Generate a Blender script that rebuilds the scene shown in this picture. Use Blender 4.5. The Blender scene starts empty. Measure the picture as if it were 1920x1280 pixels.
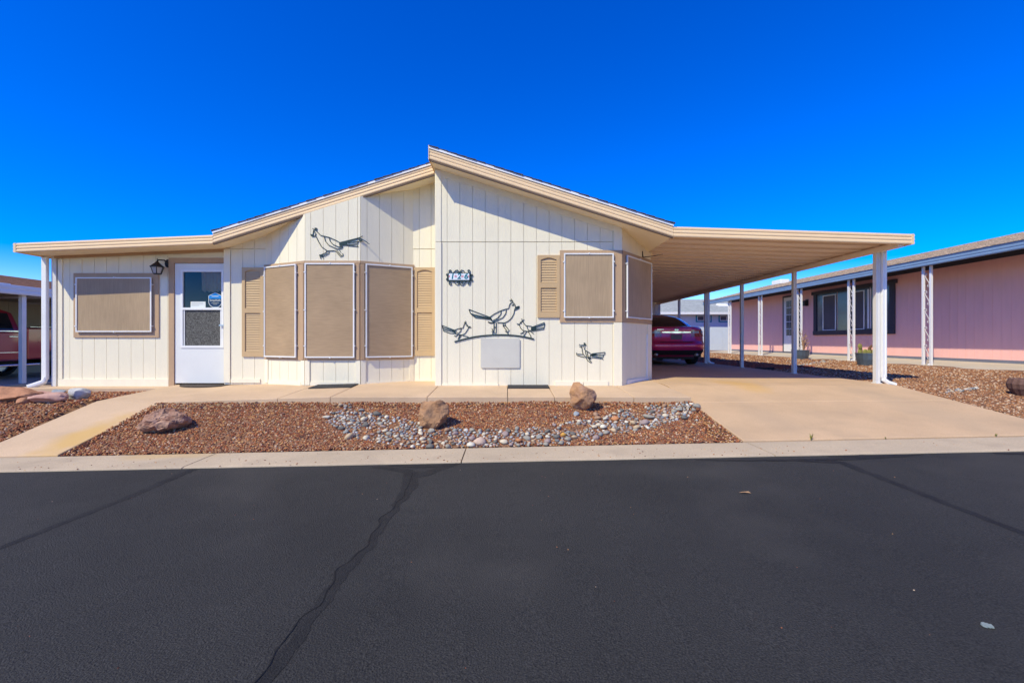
import bpy, bmesh, math, random
import numpy as np
from mathutils import Vector, Matrix, Quaternion, noise as mnoise

random.seed(7)
rng = np.random.default_rng(11)
scene = bpy.context.scene
COL = scene.collection

# ------------------------------------------------------------------ camera
cam_d = bpy.data.cameras.new('camera')
cam = bpy.data.objects.new('camera', cam_d)
COL.objects.link(cam)
cam.location = (0, 0, 0.70)
cam.rotation_euler = (math.radians(90), 0, 0)
cam_d.sensor_width = 36
cam_d.lens = 36 * 853 / 1920
cam_d.shift_x = 8 / 1920
cam_d.shift_y = -2.5 / 1920
cam_d.clip_start = 0.05
cam_d.clip_end = 2000
scene.camera = cam
scene.cycles.diffuse_bounces = 6

# ------------------------------------------------------------------ light
SUN = Vector((0.355, 0.372, -0.553)).normalized()          # direction the light travels
world = bpy.data.worlds.new('World')
scene.world = world
world.use_nodes = True
wn = world.node_tree
wn.nodes.clear()
sky = wn.nodes.new('ShaderNodeTexSky')
sky.sky_type = 'NISHITA'
sky.sun_disc = False
sky.sun_elevation = math.asin(-SUN.z)
sky.sun_rotation = math.atan2(-SUN.x, -SUN.y)
sky.altitude = 1200
sky.air_density = 1.0
sky.dust_density = 0.15
sky.ozone_density = 4.0
hs = wn.nodes.new('ShaderNodeHueSaturation')
hs.inputs['Hue'].default_value = 0.526
hs.inputs['Saturation'].default_value = 1.65
hs.inputs['Value'].default_value = 2.05
bg = wn.nodes.new('ShaderNodeBackground')
bg.inputs['Strength'].default_value = 0.115
wo = wn.nodes.new('ShaderNodeOutputWorld')
wn.links.new(sky.outputs[0], hs.inputs['Color'])
wn.links.new(hs.outputs[0], bg.inputs['Color'])
wn.links.new(bg.outputs[0], wo.inputs['Surface'])

sun_d = bpy.data.lights.new('sun', 'SUN')
sun_d.energy = 4.5
sun_d.angle = math.radians(0.53)
sun_d.color = (1.0, 0.925, 0.63)
sun = bpy.data.objects.new('sun', sun_d)
COL.objects.link(sun)
sun.rotation_euler = SUN.to_track_quat('-Z', 'Y').to_euler()
sun.location = (-20, -20, 30)

scene.view_settings.view_transform = 'Standard'
scene.view_settings.look = 'None'
scene.view_settings.gamma = 1.0
scene.view_settings.exposure = 0.1
scene.view_settings.use_curve_mapping = False

# ------------------------------------------------------------------ materials
MATS = {}


def mat(name, col, rough=0.7, var=0.12, vscale=3.0, bump=0.0, bscale=40.0, stretch=(1, 1, 1),
        metal=0.0, coat=0.0, spec=0.4, col2=None, fine=0.0, fscale=200.0, dirt=None):
    m = bpy.data.materials.new(name)
    m.use_nodes = True
    nt = m.node_tree
    N, L = nt.nodes, nt.links
    p = N['Principled BSDF']
    p.inputs['Roughness'].default_value = rough
    p.inputs['Metallic'].default_value = metal
    p.inputs['Specular IOR Level'].default_value = spec
    if coat:
        p.inputs['Coat Weight'].default_value = coat
        p.inputs['Coat Roughness'].default_value = 0.05
    tc = N.new('ShaderNodeNewGeometry')
    mp = N.new('ShaderNodeMapping')
    mp.inputs['Scale'].default_value = stretch
    L.new(tc.outputs['Position'], mp.inputs['Vector'])
    n1 = N.new('ShaderNodeTexNoise')
    n1.inputs['Scale'].default_value = vscale
    n1.inputs['Detail'].default_value = 6
    n1.inputs['Roughness'].default_value = 0.62
    L.new(mp.outputs[0], n1.inputs['Vector'])
    r = N.new('ShaderNodeValToRGB')
    c = Vector(col)
    c2 = Vector(col2) if col2 else c * (1 + var)
    c1 = c if col2 else c * (1 - var)
    r.color_ramp.elements[0].position = 0.32
    r.color_ramp.elements[1].position = 0.68
    r.color_ramp.elements[0].color = (*c1, 1)
    r.color_ramp.elements[1].color = (*c2, 1)
    L.new(n1.outputs['Fac'], r.inputs['Fac'])
    out = r.outputs['Color']
    if fine:
        n3 = N.new('ShaderNodeTexNoise')
        n3.inputs['Scale'].default_value = fscale
        n3.inputs['Detail'].default_value = 2
        L.new(mp.outputs[0], n3.inputs['Vector'])
        r3 = N.new('ShaderNodeMapRange')
        r3.inputs['From Min'].default_value = 0.3
        r3.inputs['From Max'].default_value = 0.7
        r3.inputs['To Min'].default_value = 1 - fine
        r3.inputs['To Max'].default_value = 1 + fine
        L.new(n3.outputs['Fac'], r3.inputs['Value'])
        mx = N.new('ShaderNodeVectorMath')
        mx.operation = 'SCALE'
        L.new(out, mx.inputs[0])
        L.new(r3.outputs[0], mx.inputs['Scale'])
        out = mx.outputs[0]
    if dirt:
        n4 = N.new('ShaderNodeTexNoise')
        n4.inputs['Scale'].default_value = dirt[1]
        n4.inputs['Detail'].default_value = 8
        L.new(tc.outputs['Position'], n4.inputs['Vector'])
        r4 = N.new('ShaderNodeMapRange')
        r4.inputs['From Min'].default_value = 0.52
        r4.inputs['From Max'].default_value = 0.72
        r4.inputs['To Max'].default_value = dirt[2]
        L.new(n4.outputs['Fac'], r4.inputs['Value'])
        m4 = N.new('ShaderNodeMix')
        m4.data_type = 'RGBA'
        L.new(r4.outputs[0], m4.inputs['Factor'])
        L.new(out, m4.inputs['A'])
        m4.inputs['B'].default_value = (*dirt[0], 1)
        out = m4.outputs['Result']
    L.new(out, p.inputs['Base Color'])
    if bump:
        n2 = N.new('ShaderNodeTexNoise')
        n2.inputs['Scale'].default_value = bscale
        n2.inputs['Detail'].default_value = 5
        L.new(mp.outputs[0], n2.inputs['Vector'])
        b = N.new('ShaderNodeBump')
        b.inputs['Strength'].default_value = bump
        b.inputs['Distance'].default_value = 0.01
        L.new(n2.outputs['Fac'], b.inputs['Height'])
        L.new(b.outputs[0], p.inputs['Normal'])
    MATS[name] = m
    return m


def stain(m, center, scale, colour, strength, nscale=4.0):
    """A stain with a ragged outline at a fixed spot of a surface."""
    nt = m.node_tree
    N, L = nt.nodes, nt.links
    p = N['Principled BSDF']
    src = p.inputs['Base Color'].links[0].from_socket
    g = N.new('ShaderNodeNewGeometry')
    s = N.new('ShaderNodeVectorMath'); s.operation = 'SUBTRACT'
    s.inputs[1].default_value = center
    L.new(g.outputs['Position'], s.inputs[0])
    k = N.new('ShaderNodeVectorMath'); k.operation = 'MULTIPLY'
    k.inputs[1].default_value = scale
    L.new(s.outputs[0], k.inputs[0])
    ln = N.new('ShaderNodeVectorMath'); ln.operation = 'LENGTH'
    L.new(k.outputs[0], ln.inputs[0])
    no = N.new('ShaderNodeTexNoise')
    no.inputs['Scale'].default_value = nscale
    no.inputs['Detail'].default_value = 6
    L.new(g.outputs['Position'], no.inputs['Vector'])
    ad = N.new('ShaderNodeMath'); ad.operation = 'MULTIPLY_ADD'
    L.new(no.outputs['Fac'], ad.inputs[0]); ad.inputs[1].default_value = 1.3
    L.new(ln.outputs['Value'], ad.inputs[2])
    mr = N.new('ShaderNodeMapRange')
    mr.interpolation_type = 'SMOOTHSTEP'
    mr.inputs['From Min'].default_value = 0.75
    mr.inputs['From Max'].default_value = 1.65
    mr.inputs['To Min'].default_value = strength
    mr.inputs['To Max'].default_value = 0
    L.new(ad.outputs[0], mr.inputs['Value'])
    mx = N.new('ShaderNodeMix'); mx.data_type = 'RGBA'
    L.new(mr.outputs[0], mx.inputs['Factor'])
    L.new(src, mx.inputs['A'])
    mx.inputs['B'].default_value = (*colour, 1)
    L.new(mx.outputs['Result'], p.inputs['Base Color'])


def island_mat(name, ramp, rough=0.85, bump=0.3, bscale=120, obj_random=False, var=0.3, vscale=60):
    """Each separate stone takes its own colour from the ramp."""
    m = bpy.data.materials.new(name)
    m.use_nodes = True
    N, L = m.node_tree.nodes, m.node_tree.links
    p = N['Principled BSDF']
    p.inputs['Roughness'].default_value = rough
    p.inputs['Specular IOR Level'].default_value = 0.3
    if obj_random:
        o = N.new('ShaderNodeObjectInfo').outputs['Random']
    else:
        o = N.new('ShaderNodeNewGeometry').outputs['Random Per Island']
    r = N.new('ShaderNodeValToRGB')
    r.color_ramp.interpolation = 'CONSTANT'
    e = r.color_ramp.elements
    while len(e) < len(ramp):
        e.new(0.5)
    for k, c in enumerate(ramp):
        e[k].position = k / len(ramp)
        e[k].color = (*c, 1)
    L.new(o, r.inputs['Fac'])
    g = N.new('ShaderNodeNewGeometry')
    n = N.new('ShaderNodeTexNoise')
    n.inputs['Scale'].default_value = vscale
    n.inputs['Detail'].default_value = 4
    L.new(g.outputs['Position'], n.inputs['Vector'])
    mr = N.new('ShaderNodeMapRange')
    mr.inputs['From Min'].default_value = 0.3
    mr.inputs['From Max'].default_value = 0.7
    mr.inputs['To Min'].default_value = 1 - var
    mr.inputs['To Max'].default_value = 1 + var
    L.new(n.outputs['Fac'], mr.inputs['Value'])
    v = N.new('ShaderNodeVectorMath'); v.operation = 'SCALE'
    L.new(r.outputs['Color'], v.inputs[0])
    L.new(mr.outputs[0], v.inputs['Scale'])
    L.new(v.outputs[0], p.inputs['Base Color'])
    if bump:
        n2 = N.new('ShaderNodeTexNoise')
        n2.inputs['Scale'].default_value = bscale
        L.new(g.outputs['Position'], n2.inputs['Vector'])
        b = N.new('ShaderNodeBump')
        b.inputs['Strength'].default_value = bump
        b.inputs['Distance'].default_value = 0.01
        L.new(n2.outputs['Fac'], b.inputs['Height'])
        L.new(b.outputs[0], p.inputs['Normal'])
    MATS[name] = m
    return m


def glass_mat(name, tint=(0.9, 0.95, 1.0), reflect=0.22, rough=0.02):
    m = bpy.data.materials.new(name)
    m.use_nodes = True
    N, L = m.node_tree.nodes, m.node_tree.links
    N.clear()
    o = N.new('ShaderNodeOutputMaterial')
    t = N.new('ShaderNodeBsdfTransparent'); t.inputs[0].default_value = (*tint, 1)
    g = N.new('ShaderNodeBsdfGlossy'); g.inputs['Roughness'].default_value = rough
    f = N.new('ShaderNodeFresnel'); f.inputs['IOR'].default_value = 1.35
    a = N.new('ShaderNodeMath'); a.operation = 'ADD'; a.inputs[1].default_value = reflect
    L.new(f.outputs[0], a.inputs[0])
    mx = N.new('ShaderNodeMixShader')
    L.new(a.outputs[0], mx.inputs[0]); L.new(t.outputs[0], mx.inputs[1]); L.new(g.outputs[0], mx.inputs[2])
    L.new(mx.outputs[0], o.inputs['Surface'])
    MATS[name] = m
    return m


def screen_mat(name, col, horizontal, see=0.16):
    """Woven sun screen: mostly opaque threads, a little see-through."""
    m = bpy.data.materials.new(name)
    m.use_nodes = True
    N, L = m.node_tree.nodes, m.node_tree.links
    p = N['Principled BSDF']
    o = N['Material Output']
    p.inputs['Roughness'].default_value = 0.8
    p.inputs['Specular IOR Level'].default_value = 0.2
    g = N.new('ShaderNodeNewGeometry')
    mp = N.new('ShaderNodeMapping')
    mp.inputs['Scale'].default_value = (6, 6, 75) if horizontal else (70, 70, 4)
    L.new(g.outputs['Position'], mp.inputs['Vector'])
    n = N.new('ShaderNodeTexNoise'); n.inputs['Scale'].default_value = 1.0; n.inputs['Detail'].default_value = 4
    L.new(mp.outputs[0], n.inputs['Vector'])
    n2 = N.new('ShaderNodeTexNoise'); n2.inputs['Scale'].default_value = 1.6; n2.inputs['Detail'].default_value = 3
    L.new(g.outputs['Position'], n2.inputs['Vector'])
    ad = N.new('ShaderNodeMath'); ad.operation = 'ADD'
    L.new(n.outputs['Fac'], ad.inputs[0]); L.new(n2.outputs['Fac'], ad.inputs[1])
    mr = N.new('ShaderNodeMapRange')
    mr.inputs['From Min'].default_value = 0.7; mr.inputs['From Max'].default_value = 1.3
    mr.inputs['To Min'].default_value = 0.84; mr.inputs['To Max'].default_value = 1.13
    L.new(ad.outputs[0], mr.inputs['Value'])
    v = N.new('ShaderNodeVectorMath'); v.operation = 'SCALE'
    v.inputs[0].default_value = col
    L.new(mr.outputs[0], v.inputs['Scale'])
    L.new(v.outputs[0], p.inputs['Base Color'])
    t = N.new('ShaderNodeBsdfTransparent')
    mx = N.new('ShaderNodeMixShader'); mx.inputs[0].default_value = see
    L.new(p.outputs[0], mx.inputs[1]); L.new(t.outputs[0], mx.inputs[2])
    L.new(mx.outputs[0], o.inputs['Surface'])
    MATS[name] = m
    return m


M = MATS
mat('siding', (0.82, 0.755, 0.58), 0.75, 0.025, 1.5, 0.35, 26, (5, 5, 0.7), dirt=((0.62, 0.56, 0.46), 2.2, 0.12))
mat('groove', (0.76, 0.69, 0.53), 0.85, 0.05)
mat('corner_trim', (0.84, 0.77, 0.595), 0.7, 0.03, 2, 0.15, 30, (4, 4, 0.8))
mat('tan_trim', (0.47, 0.315, 0.19), 0.7, 0.05, 3, 0.15, 30, (4, 4, 1))
mat('shutter', (0.55, 0.38, 0.20), 0.6, 0.04, 3, 0.08, 40)
mat('fascia', (0.84, 0.61, 0.36), 0.42, 0.03, 2, 0.0)
mat('drip_white', (0.84, 0.84, 0.84), 0.4, 0.03)
mat('dark_trim', (0.13, 0.085, 0.06), 0.7, 0.1)
mat('soffit', (0.90, 0.77, 0.53), 0.7, 0.04, 2, 0.05, 30)
mat('white_alu', (0.80, 0.80, 0.79), 0.35, 0.03, 2, dirt=((0.5, 0.47, 0.42), 3, 0.15))
mat('door_white', (0.73, 0.735, 0.71), 0.4, 0.03, 2, dirt=((0.55, 0.55, 0.52), 2, 0.12))
mat('pan', (0.86, 0.72, 0.57), 0.4, 0.05, 1.5, dirt=((0.66, 0.53, 0.41), 1.5, 0.25))
mat('carport_post', (0.66, 0.65, 0.64), 0.45, 0.04, 3)
mat('shingle_dark', (0.06, 0.055, 0.055), 0.95, 0.35, 25, 0.6, 60)
mat('shingle_tan', (0.44, 0.33, 0.235), 0.95, 0.3, 6, 0.6, 60, fine=0.35, fscale=30)
mat('shingle_brown', (0.30, 0.14, 0.07), 0.95, 0.3, 6, 0.6, 60, fine=0.3, fscale=30)
mat('shingle_grey', (0.34, 0.36, 0.34), 0.95, 0.2, 5, 0.5, 60, fine=0.3, fscale=20)
mat('asphalt', (0.0315, 0.0305, 0.0285), 0.84, 0.2, 0.55, 1.0, 130, fine=0.6, fscale=150, spec=0.35, dirt=((0.060, 0.056, 0.050), 0.8, 0.6))
mat('tar', (0.0165, 0.016, 0.0155), 0.8, 0.3, 6, 0.9, 130, fine=0.6, fscale=150, spec=0.35)
mat('crack', (0.006, 0.006, 0.006), 0.9, 0.1)
mat('concrete', (0.55, 0.38, 0.23), 0.88, 0.09, 1.1, 0.25, 150, fine=0.07, fscale=90, dirt=((0.40, 0.29, 0.19), 1.7, 0.45))
mat('walk', (0.57, 0.41, 0.265), 0.88, 0.08, 1.3, 0.25, 150, fine=0.07, fscale=90, dirt=((0.44, 0.32, 0.21), 2.2, 0.35))
mat('curb', (0.50, 0.40, 0.28), 0.9, 0.08, 1.2, 0.3, 150, fine=0.10, fscale=80, dirt=((0.33, 0.26, 0.19), 2.5, 0.45))
mat('pale_slab', (0.52, 0.45, 0.36), 0.9, 0.08, 1.2, 0.2, 120)
stain(M['walk'], (-4.95, 5.25, -0.4), (3.4, 1.0, 0.0), (0.58, 0.36, 0.10), 0.75, 3.5)
stain(M['curb'], (-3.6, 4.75, -0.5), (1.1, 5.0, 0.0), (0.58, 0.38, 0.14), 0.5, 3.0)
stain(M['concrete'], (3.75, 7.35, 0.0), (2.3, 1.1, 0.0), (0.60, 0.36, 0.10), 0.6, 3.0)
stain(M['concrete'], (5.3, 6.0, -0.1), (2.2, 0.6, 0.0), (0.40, 0.30, 0.20), 0.35, 2.0)
stain(M['concrete'], (3.2, 5.7, -0.1), (2.8, 0.7, 0.0), (0.42, 0.31, 0.21), 0.35, 2.0)
mat('soil', (0.22, 0.115, 0.065), 0.95, 0.35, 14, 0.9, 45, fine=0.5, fscale=60)
mat('soil_right', (0.30, 0.165, 0.09), 0.95, 0.3, 12, 0.9, 40, fine=0.5, fscale=50)
mat('sheet_dark', (0.03, 0.03, 0.032), 0.9, 0.2, 8, 0.5, 120)
mat('doormat', (0.07, 0.055, 0.045), 0.95, 0.2, 10, 0.8, 200)
mat('black_metal', (0.012, 0.012, 0.013), 0.45, 0.2)
mat('art_green', (0.022, 0.045, 0.045), 0.5, 0.4, 14, metal=0.3)
mat('plaque', (0.58, 0.56, 0.49), 0.5, 0.05, 3)
mat('sign_white', (0.75, 0.80, 0.84), 0.3, 0.04)
mat('sign_teal', (0.0, 0.16, 0.20), 0.4, 0.05)
mat('sign_red', (0.65, 0.22, 0.24), 0.4, 0.1)
mat('pane_dark', (0.035, 0.04, 0.045), 0.15, 0.1, spec=0.6)
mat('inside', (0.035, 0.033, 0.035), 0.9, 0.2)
mat('curtain', (0.85, 0.47, 0.22), 0.9, 0.12, 8)
mat('bug_screen', (0.10, 0.10, 0.095), 0.9, 0.25, 30, fine=0.6, fscale=70)
mat('sticker_blue', (0.01, 0.22, 0.62), 0.4, 0.05)
mat('sticker_navy', (0.01, 0.04, 0.10), 0.4, 0.05)
mat('paper', (0.70, 0.74, 0.72), 0.8, 0.03)
mat('print_grey', (0.35, 0.38, 0.38), 0.8, 0.03)
mat('lamp_glass', (0.42, 0.40, 0.37), 0.25, 0.05)
mat('steel', (0.60, 0.58, 0.55), 0.3, 0.05, metal=1.0)
mat('pink', (0.96, 0.53, 0.465), 0.8, 0.03, 1.5, 0.15, 30, (4, 4, 0.8))
mat('pink_groove', (0.93, 0.50, 0.44), 0.85, 0.03)
mat('blue_fascia', (0.19, 0.29, 0.43), 0.4, 0.05)
mat('slate_trim', (0.05, 0.047, 0.06), 0.7, 0.08)
mat('slate_base', (0.17, 0.18, 0.23), 0.8, 0.08)
mat('pane_slate', (0.06, 0.075, 0.10), 0.12, 0.1, spec=0.6)
mat('screen_dim', (0.115, 0.105, 0.11), 0.8, 0.08)
mat('porch_white', (0.80, 0.80, 0.80), 0.45, 0.03)
mat('scroll', (0.62, 0.58, 0.58), 0.5, 0.05)
mat('galvanised', (0.13, 0.17, 0.22), 0.45, 0.15, 8, metal=0.6)
mat('cactus', (0.26, 0.24, 0.06), 0.8, 0.25, 20, 0.4, 60)
mat('cactus_dry', (0.16, 0.075, 0.04), 0.9, 0.2, 20)
mat('dry_stem', (0.34, 0.20, 0.12), 0.9, 0.2, 20)
mat('terracotta', (0.14, 0.075, 0.06), 0.8, 0.2, 10, 0.4, 40)
mat('pale_blue', (0.58, 0.66, 0.76), 0.8, 0.03)
mat('teal', (0.01, 0.24, 0.36), 0.6, 0.05)
mat('beige_wall', (0.42, 0.39, 0.27), 0.8, 0.04)
mat('timber', (0.055, 0.03, 0.022), 0.9, 0.25, 8)
mat('car_paint', (0.62, 0.012, 0.12), 0.28, 0.04, 3, metal=0.3, coat=1.0, spec=0.5)
mat('truck_paint', (0.33, 0.010, 0.028), 0.3, 0.04, 3, metal=0.3, coat=1.0, spec=0.5)
mat('black_plastic', (0.012, 0.012, 0.013), 0.55, 0.1)
mat('tyre', (0.014, 0.014, 0.014), 0.85, 0.2, 20)
mat('chrome', (0.75, 0.76, 0.78), 0.12, 0.02, metal=1.0)
mat('lamp_red', (0.42, 0.012, 0.010), 0.15, 0.1, spec=0.6, coat=1.0)
mat('lamp_clear', (0.46, 0.42, 0.44), 0.15, 0.05, spec=0.6, coat=1.0)
mat('plate_grey', (0.15, 0.11, 0.14), 0.5, 0.03)
mat('car_glass', (0.010, 0.013, 0.016), 0.05, 0.05, spec=0.9)
mat('boulder_brown', (0.34, 0.175, 0.085), 0.9, 0.3, 7, 1.0, 30, col2=(0.42, 0.24, 0.13), dirt=((0.13, 0.085, 0.065), 6, 0.8))
mat('boulder_tan', (0.34, 0.19, 0.12), 0.9, 0.3, 6, 1.0, 32, col2=(0.50, 0.27, 0.12), dirt=((0.30, 0.22, 0.19), 4, 0.7))
mat('boulder_mauve', (0.22, 0.10, 0.065), 0.9, 0.3, 9, 1.0, 30, stretch=(1, 1, 2.2), col2=(0.50, 0.31, 0.22), dirt=((0.055, 0.033, 0.028), 9, 0.85))
mat('rock_pink', (0.44, 0.24, 0.19), 0.9, 0.15, 9, 0.7, 30, col2=(0.56, 0.34, 0.27))
mat('rock_pale', (0.46, 0.45, 0.43), 0.9, 0.15, 9, 0.6, 30, col2=(0.64, 0.62, 0.56), dirt=((0.28, 0.25, 0.2), 8, 0.6))
mat('rock_grey', (0.30, 0.33, 0.36), 0.85, 0.2, 9, 0.4, 30)
mat('rock_rust', (0.42, 0.20, 0.11), 0.9, 0.25, 9, 0.7, 30)
mat('weed', (0.20, 0.20, 0.03), 0.8, 0.2, 30)
mat('leaf', (0.45, 0.27, 0.13), 0.8, 0.1)
mat('gum', (0.24, 0.29, 0.28), 0.8, 0.2, 30)
glass_mat('clear_glass', (0.80, 0.85, 0.88), 0.0)
screen_mat('screen_bay', (0.46, 0.325, 0.20), True)
screen_mat('screen_flat', (0.47, 0.345, 0.22), False)
screen_mat('screen_side', (0.47, 0.345, 0.235), False, 0.10)
GRAVEL = [(0.35, 0.115, 0.045), (0.21, 0.058, 0.030), (0.40, 0.155, 0.055), (0.13, 0.042, 0.028), (0.31, 0.098, 0.043), (0.55, 0.31, 0.13),
          (0.24, 0.080, 0.040), (0.38, 0.145, 0.058), (0.095, 0.042, 0.034), (0.46, 0.23, 0.09), (0.27, 0.11, 0.07), (0.58, 0.41, 0.28)]
island_mat('gravel', GRAVEL, 0.9, 0)
island_mat('gravel_right', [(0.36, 0.165, 0.075), (0.24, 0.11, 0.055), (0.44, 0.24, 0.12), (0.20, 0.09, 0.05), (0.33, 0.16, 0.08), (0.54, 0.40, 0.28)], 0.9, 0)
island_mat('gravel_red', [(0.42, 0.115, 0.05), (0.33, 0.085, 0.045), (0.50, 0.16, 0.075), (0.28, 0.075, 0.045)], 0.9, 0)
RIVER = [(0.30, 0.31, 0.32), (0.42, 0.38, 0.33), (0.22, 0.24, 0.27), (0.52, 0.47, 0.40), (0.36, 0.30, 0.27), (0.27, 0.30, 0.34),
         (0.46, 0.37, 0.27), (0.20, 0.20, 0.20), (0.38, 0.37, 0.35), (0.56, 0.53, 0.48), (0.33, 0.25, 0.22), (0.40, 0.42, 0.44)]
island_mat('river_stuff', RIVER, 0.8, 0.2)

# ------------------------------------------------------------------ mesh helpers
OFF = {}


def tag(o, label=None, cat=None, group=None, kind=None):
    if label: o['label'] = label
    if cat: o['category'] = cat
    if group: o['group'] = group
    if kind: o['kind'] = kind
    return o


def thing(name, loc, label=None, cat=None, group=None, kind=None):
    o = bpy.data.objects.new(name, None)
    o.empty_display_size = 0.2
    COL.objects.link(o)
    o.location = loc
    OFF[o] = Vector(loc)
    return tag(o, label, cat, group, kind)


class MB:
    def __init__(s):
        s.v = []; s.f = []

    def add(s, vs, fs):
        b = len(s.v)
        s.v += [tuple(p) for p in vs]
        s.f += [tuple(b + i for i in f) for f in fs]
        return s

    def box(s, x0, x1, y0, y1, z0, z1):
        vs = [(x, y, z) for z in (z0, z1) for y in (y0, y1) for x in (x0, x1)]
        return s.add(vs, [(0, 2, 3, 1), (4, 5, 7, 6), (0, 1, 5, 4), (2, 6, 7, 3), (0, 4, 6, 2), (1, 3, 7, 5)])

    def prism(s, a, b):
        """a, b: two matching outlines (lists of 3-D points)."""
        n = len(a)
        return s.add(list(a) + list(b), [tuple(range(n))[::-1], tuple(range(n, 2 * n))] +
                     [(i, (i + 1) % n, n + (i + 1) % n, n + i) for i in range(n)])

    def tube(s, pts, r, n=6, caps=True, flat=None):
        pts = [Vector(p) for p in pts]
        rs = r if isinstance(r, (list, tuple)) else [r] * len(pts)
        rings = []
        up = Vector((0, 0, 1))
        for i, p in enumerate(pts):
            t = (pts[min(i + 1, len(pts) - 1)] - pts[max(i - 1, 0)])
            if t.length < 1e-9: t = Vector((0, 0, 1))
            t.normalize()
            a = t.cross(up)
            if a.length < 0.05: a = t.cross(Vector((0, 1, 0)))
            a.normalize(); c = a.cross(t)
            rings.append([p + (a * math.cos(2 * math.pi * k / n) + c * math.sin(2 * math.pi * k / n)) * rs[i] for k in range(n)])
        vs = [q for g in rings for q in g]
        fs = []
        for i in range(len(pts) - 1):
            for k in range(n):
                k2 = (k + 1) % n
                fs.append((i * n + k, i * n + k2, (i + 1) * n + k2, (i + 1) * n + k))
        if caps:
            fs.append(tuple(range(n))[::-1]); fs.append(tuple((len(pts) - 1) * n + k for k in range(n)))
        return s.add(vs, fs)

    def ribbon(s, pts, w, y0, y1):
        """flat cut-metal strip along pts (x, z), width w, between depths y0 and y1."""
        P = [Vector((p[0], p[1])) for p in pts]
        L_, R_ = [], []
        for i, p in enumerate(P):
            t = P[min(i + 1, len(P) - 1)] - P[max(i - 1, 0)]
            if t.length < 1e-9: t = Vector((1, 0))
            t.normalize()
            n = Vector((-t.y, t.x)) * w / 2
            L_.append(p + n); R_.append(p - n)
        for i in range(len(P) - 1):
            q = [L_[i], L_[i + 1], R_[i + 1], R_[i]]
            s.prism([(a.x, y0, a.y) for a in q], [(a.x, y1, a.y) for a in q])
        return s

    def lathe(s, prof, c, n=24, rib=None):
        vs = []
        for j, (r, z) in enumerate(prof):
            for k in range(n):
                a = 2 * math.pi * k / n
                rr = r * (1 + (rib * (1 if k % 2 else -1) if rib else 0))
                vs.append((c[0] + rr * math.cos(a), c[1] + rr * math.sin(a), c[2] + z))
        fs = []
        for j in range(len(prof) - 1):
            for k in range(n):
                k2 = (k + 1) % n
                fs.append((j * n + k, j * n + k2, (j + 1) * n + k2, (j + 1) * n + k))
        fs.append(tuple(range(n))[::-1]); fs.append(tuple((len(prof) - 1) * n + k for k in range(n)))
        return s.add(vs, fs)

    def build(s, name, m, parent=None, smooth=False, bevel=0.0, fix=True):
        me = bpy.data.meshes.new(name)
        if parent is not None:
            off = OFF[parent]
        else:
            a = np.array(s.v)
            lo, hi = a.min(0), a.max(0)
            off = Vector(((lo[0] + hi[0]) / 2, (lo[1] + hi[1]) / 2, lo[2]))
        me.from_pydata([(x - off.x, y - off.y, z - off.z) for x, y, z in s.v], [], s.f)
        if fix and len(s.f) < 20000:
            b = bmesh.new(); b.from_mesh(me)
            bmesh.ops.recalc_face_normals(b, faces=b.faces)
            b.to_mesh(me); b.free()
        o = bpy.data.objects.new(name, me)
        COL.objects.link(o)
        if parent is not None:
            o.parent = parent
        else:
            o.location = off
        OFF[o] = off
        me.materials.append(M[m] if isinstance(m, str) else m)
        if smooth:
            me.polygons.foreach_set('use_smooth', [True] * len(me.polygons))
        if bevel:
            md = o.modifiers.new('bevel', 'BEVEL'); md.width = bevel; md.segments = 2; md.limit_method = 'ANGLE'
        return o


def box(name, m, parent, x0, x1, y0, y1, z0, z1, bevel=0.0):
    return MB().box(x0, x1, y0, y1, z0, z1).build(name, m, parent, bevel=bevel)


class Plane:
    """A wall plane: point A, direction u along it, outward normal n."""
    def __init__(s, ax, ay, bx, by):
        s.A = Vector((ax, ay, 0)); d = Vector((bx - ax, by - ay, 0)); s.L = d.length
        s.u = d.normalized(); s.n = Vector((s.u.y, -s.u.x, 0))

    def p(s, u, z, n=0.0):
        q = s.A + s.u * u + s.n * n
        return (q.x, q.y, z)

    def poly(s, mb, pts, n0, n1):
        return mb.prism([s.p(u, z, n0) for u, z in pts], [s.p(u, z, n1) for u, z in pts])

    def rect(s, mb, u0, u1, z0, z1, n0, n1):
        return s.poly(mb, [(u0, z0), (u1, z0), (u1, z1), (u0, z1)], n0, n1)


def lerp(a, b, t): return a + (b - a) * t
def clamp(x, a=0.0, b=1.0): return max(a, min(b, x))
def sstep(x): x = clamp(x); return x * x * (3 - 2 * x)

# ------------------------------------------------------------------ terrain
def road_z(x): return -0.452 + 0.0206 * clamp(x, -40, 40)


def pad_z(x, y):
    return -0.05 * max(0.0, 7.7 - y) - clamp((-x - 2.5) / 2.3) * 0.07


def drive_z(x, y):
    if y >= 7.25: return 0.0
    t = clamp((7.25 - y) / (7.25 - 4.84))
    e = road_z(x) + 0.03
    return lerp(0.0, e, t if t > 0.15 else t * t / 0.15 * 0.5 + t * 0.5)


def path_z(x, y):
    if y > 6.36: return lerp(-0.155, -0.075, clamp((y - 6.36) / 1.5))
    return lerp(road_z(x) + 0.03, -0.155, (y - 4.84) / (6.36 - 4.84))


def lot_level(x):
    if x < -11: return -0.42
    if x < -8.2: return lerp(-0.42, -0.17, sstep((x + 11) / 2.8))
    if x < -4: return lerp(-0.17, -0.13, (x + 8.2) / 4.2)
    if x < 2.5: return -0.13
    if x < 10: return lerp(-0.05, 0.10, clamp((x - 5.5) / 4.5))
    return 0.10


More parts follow.
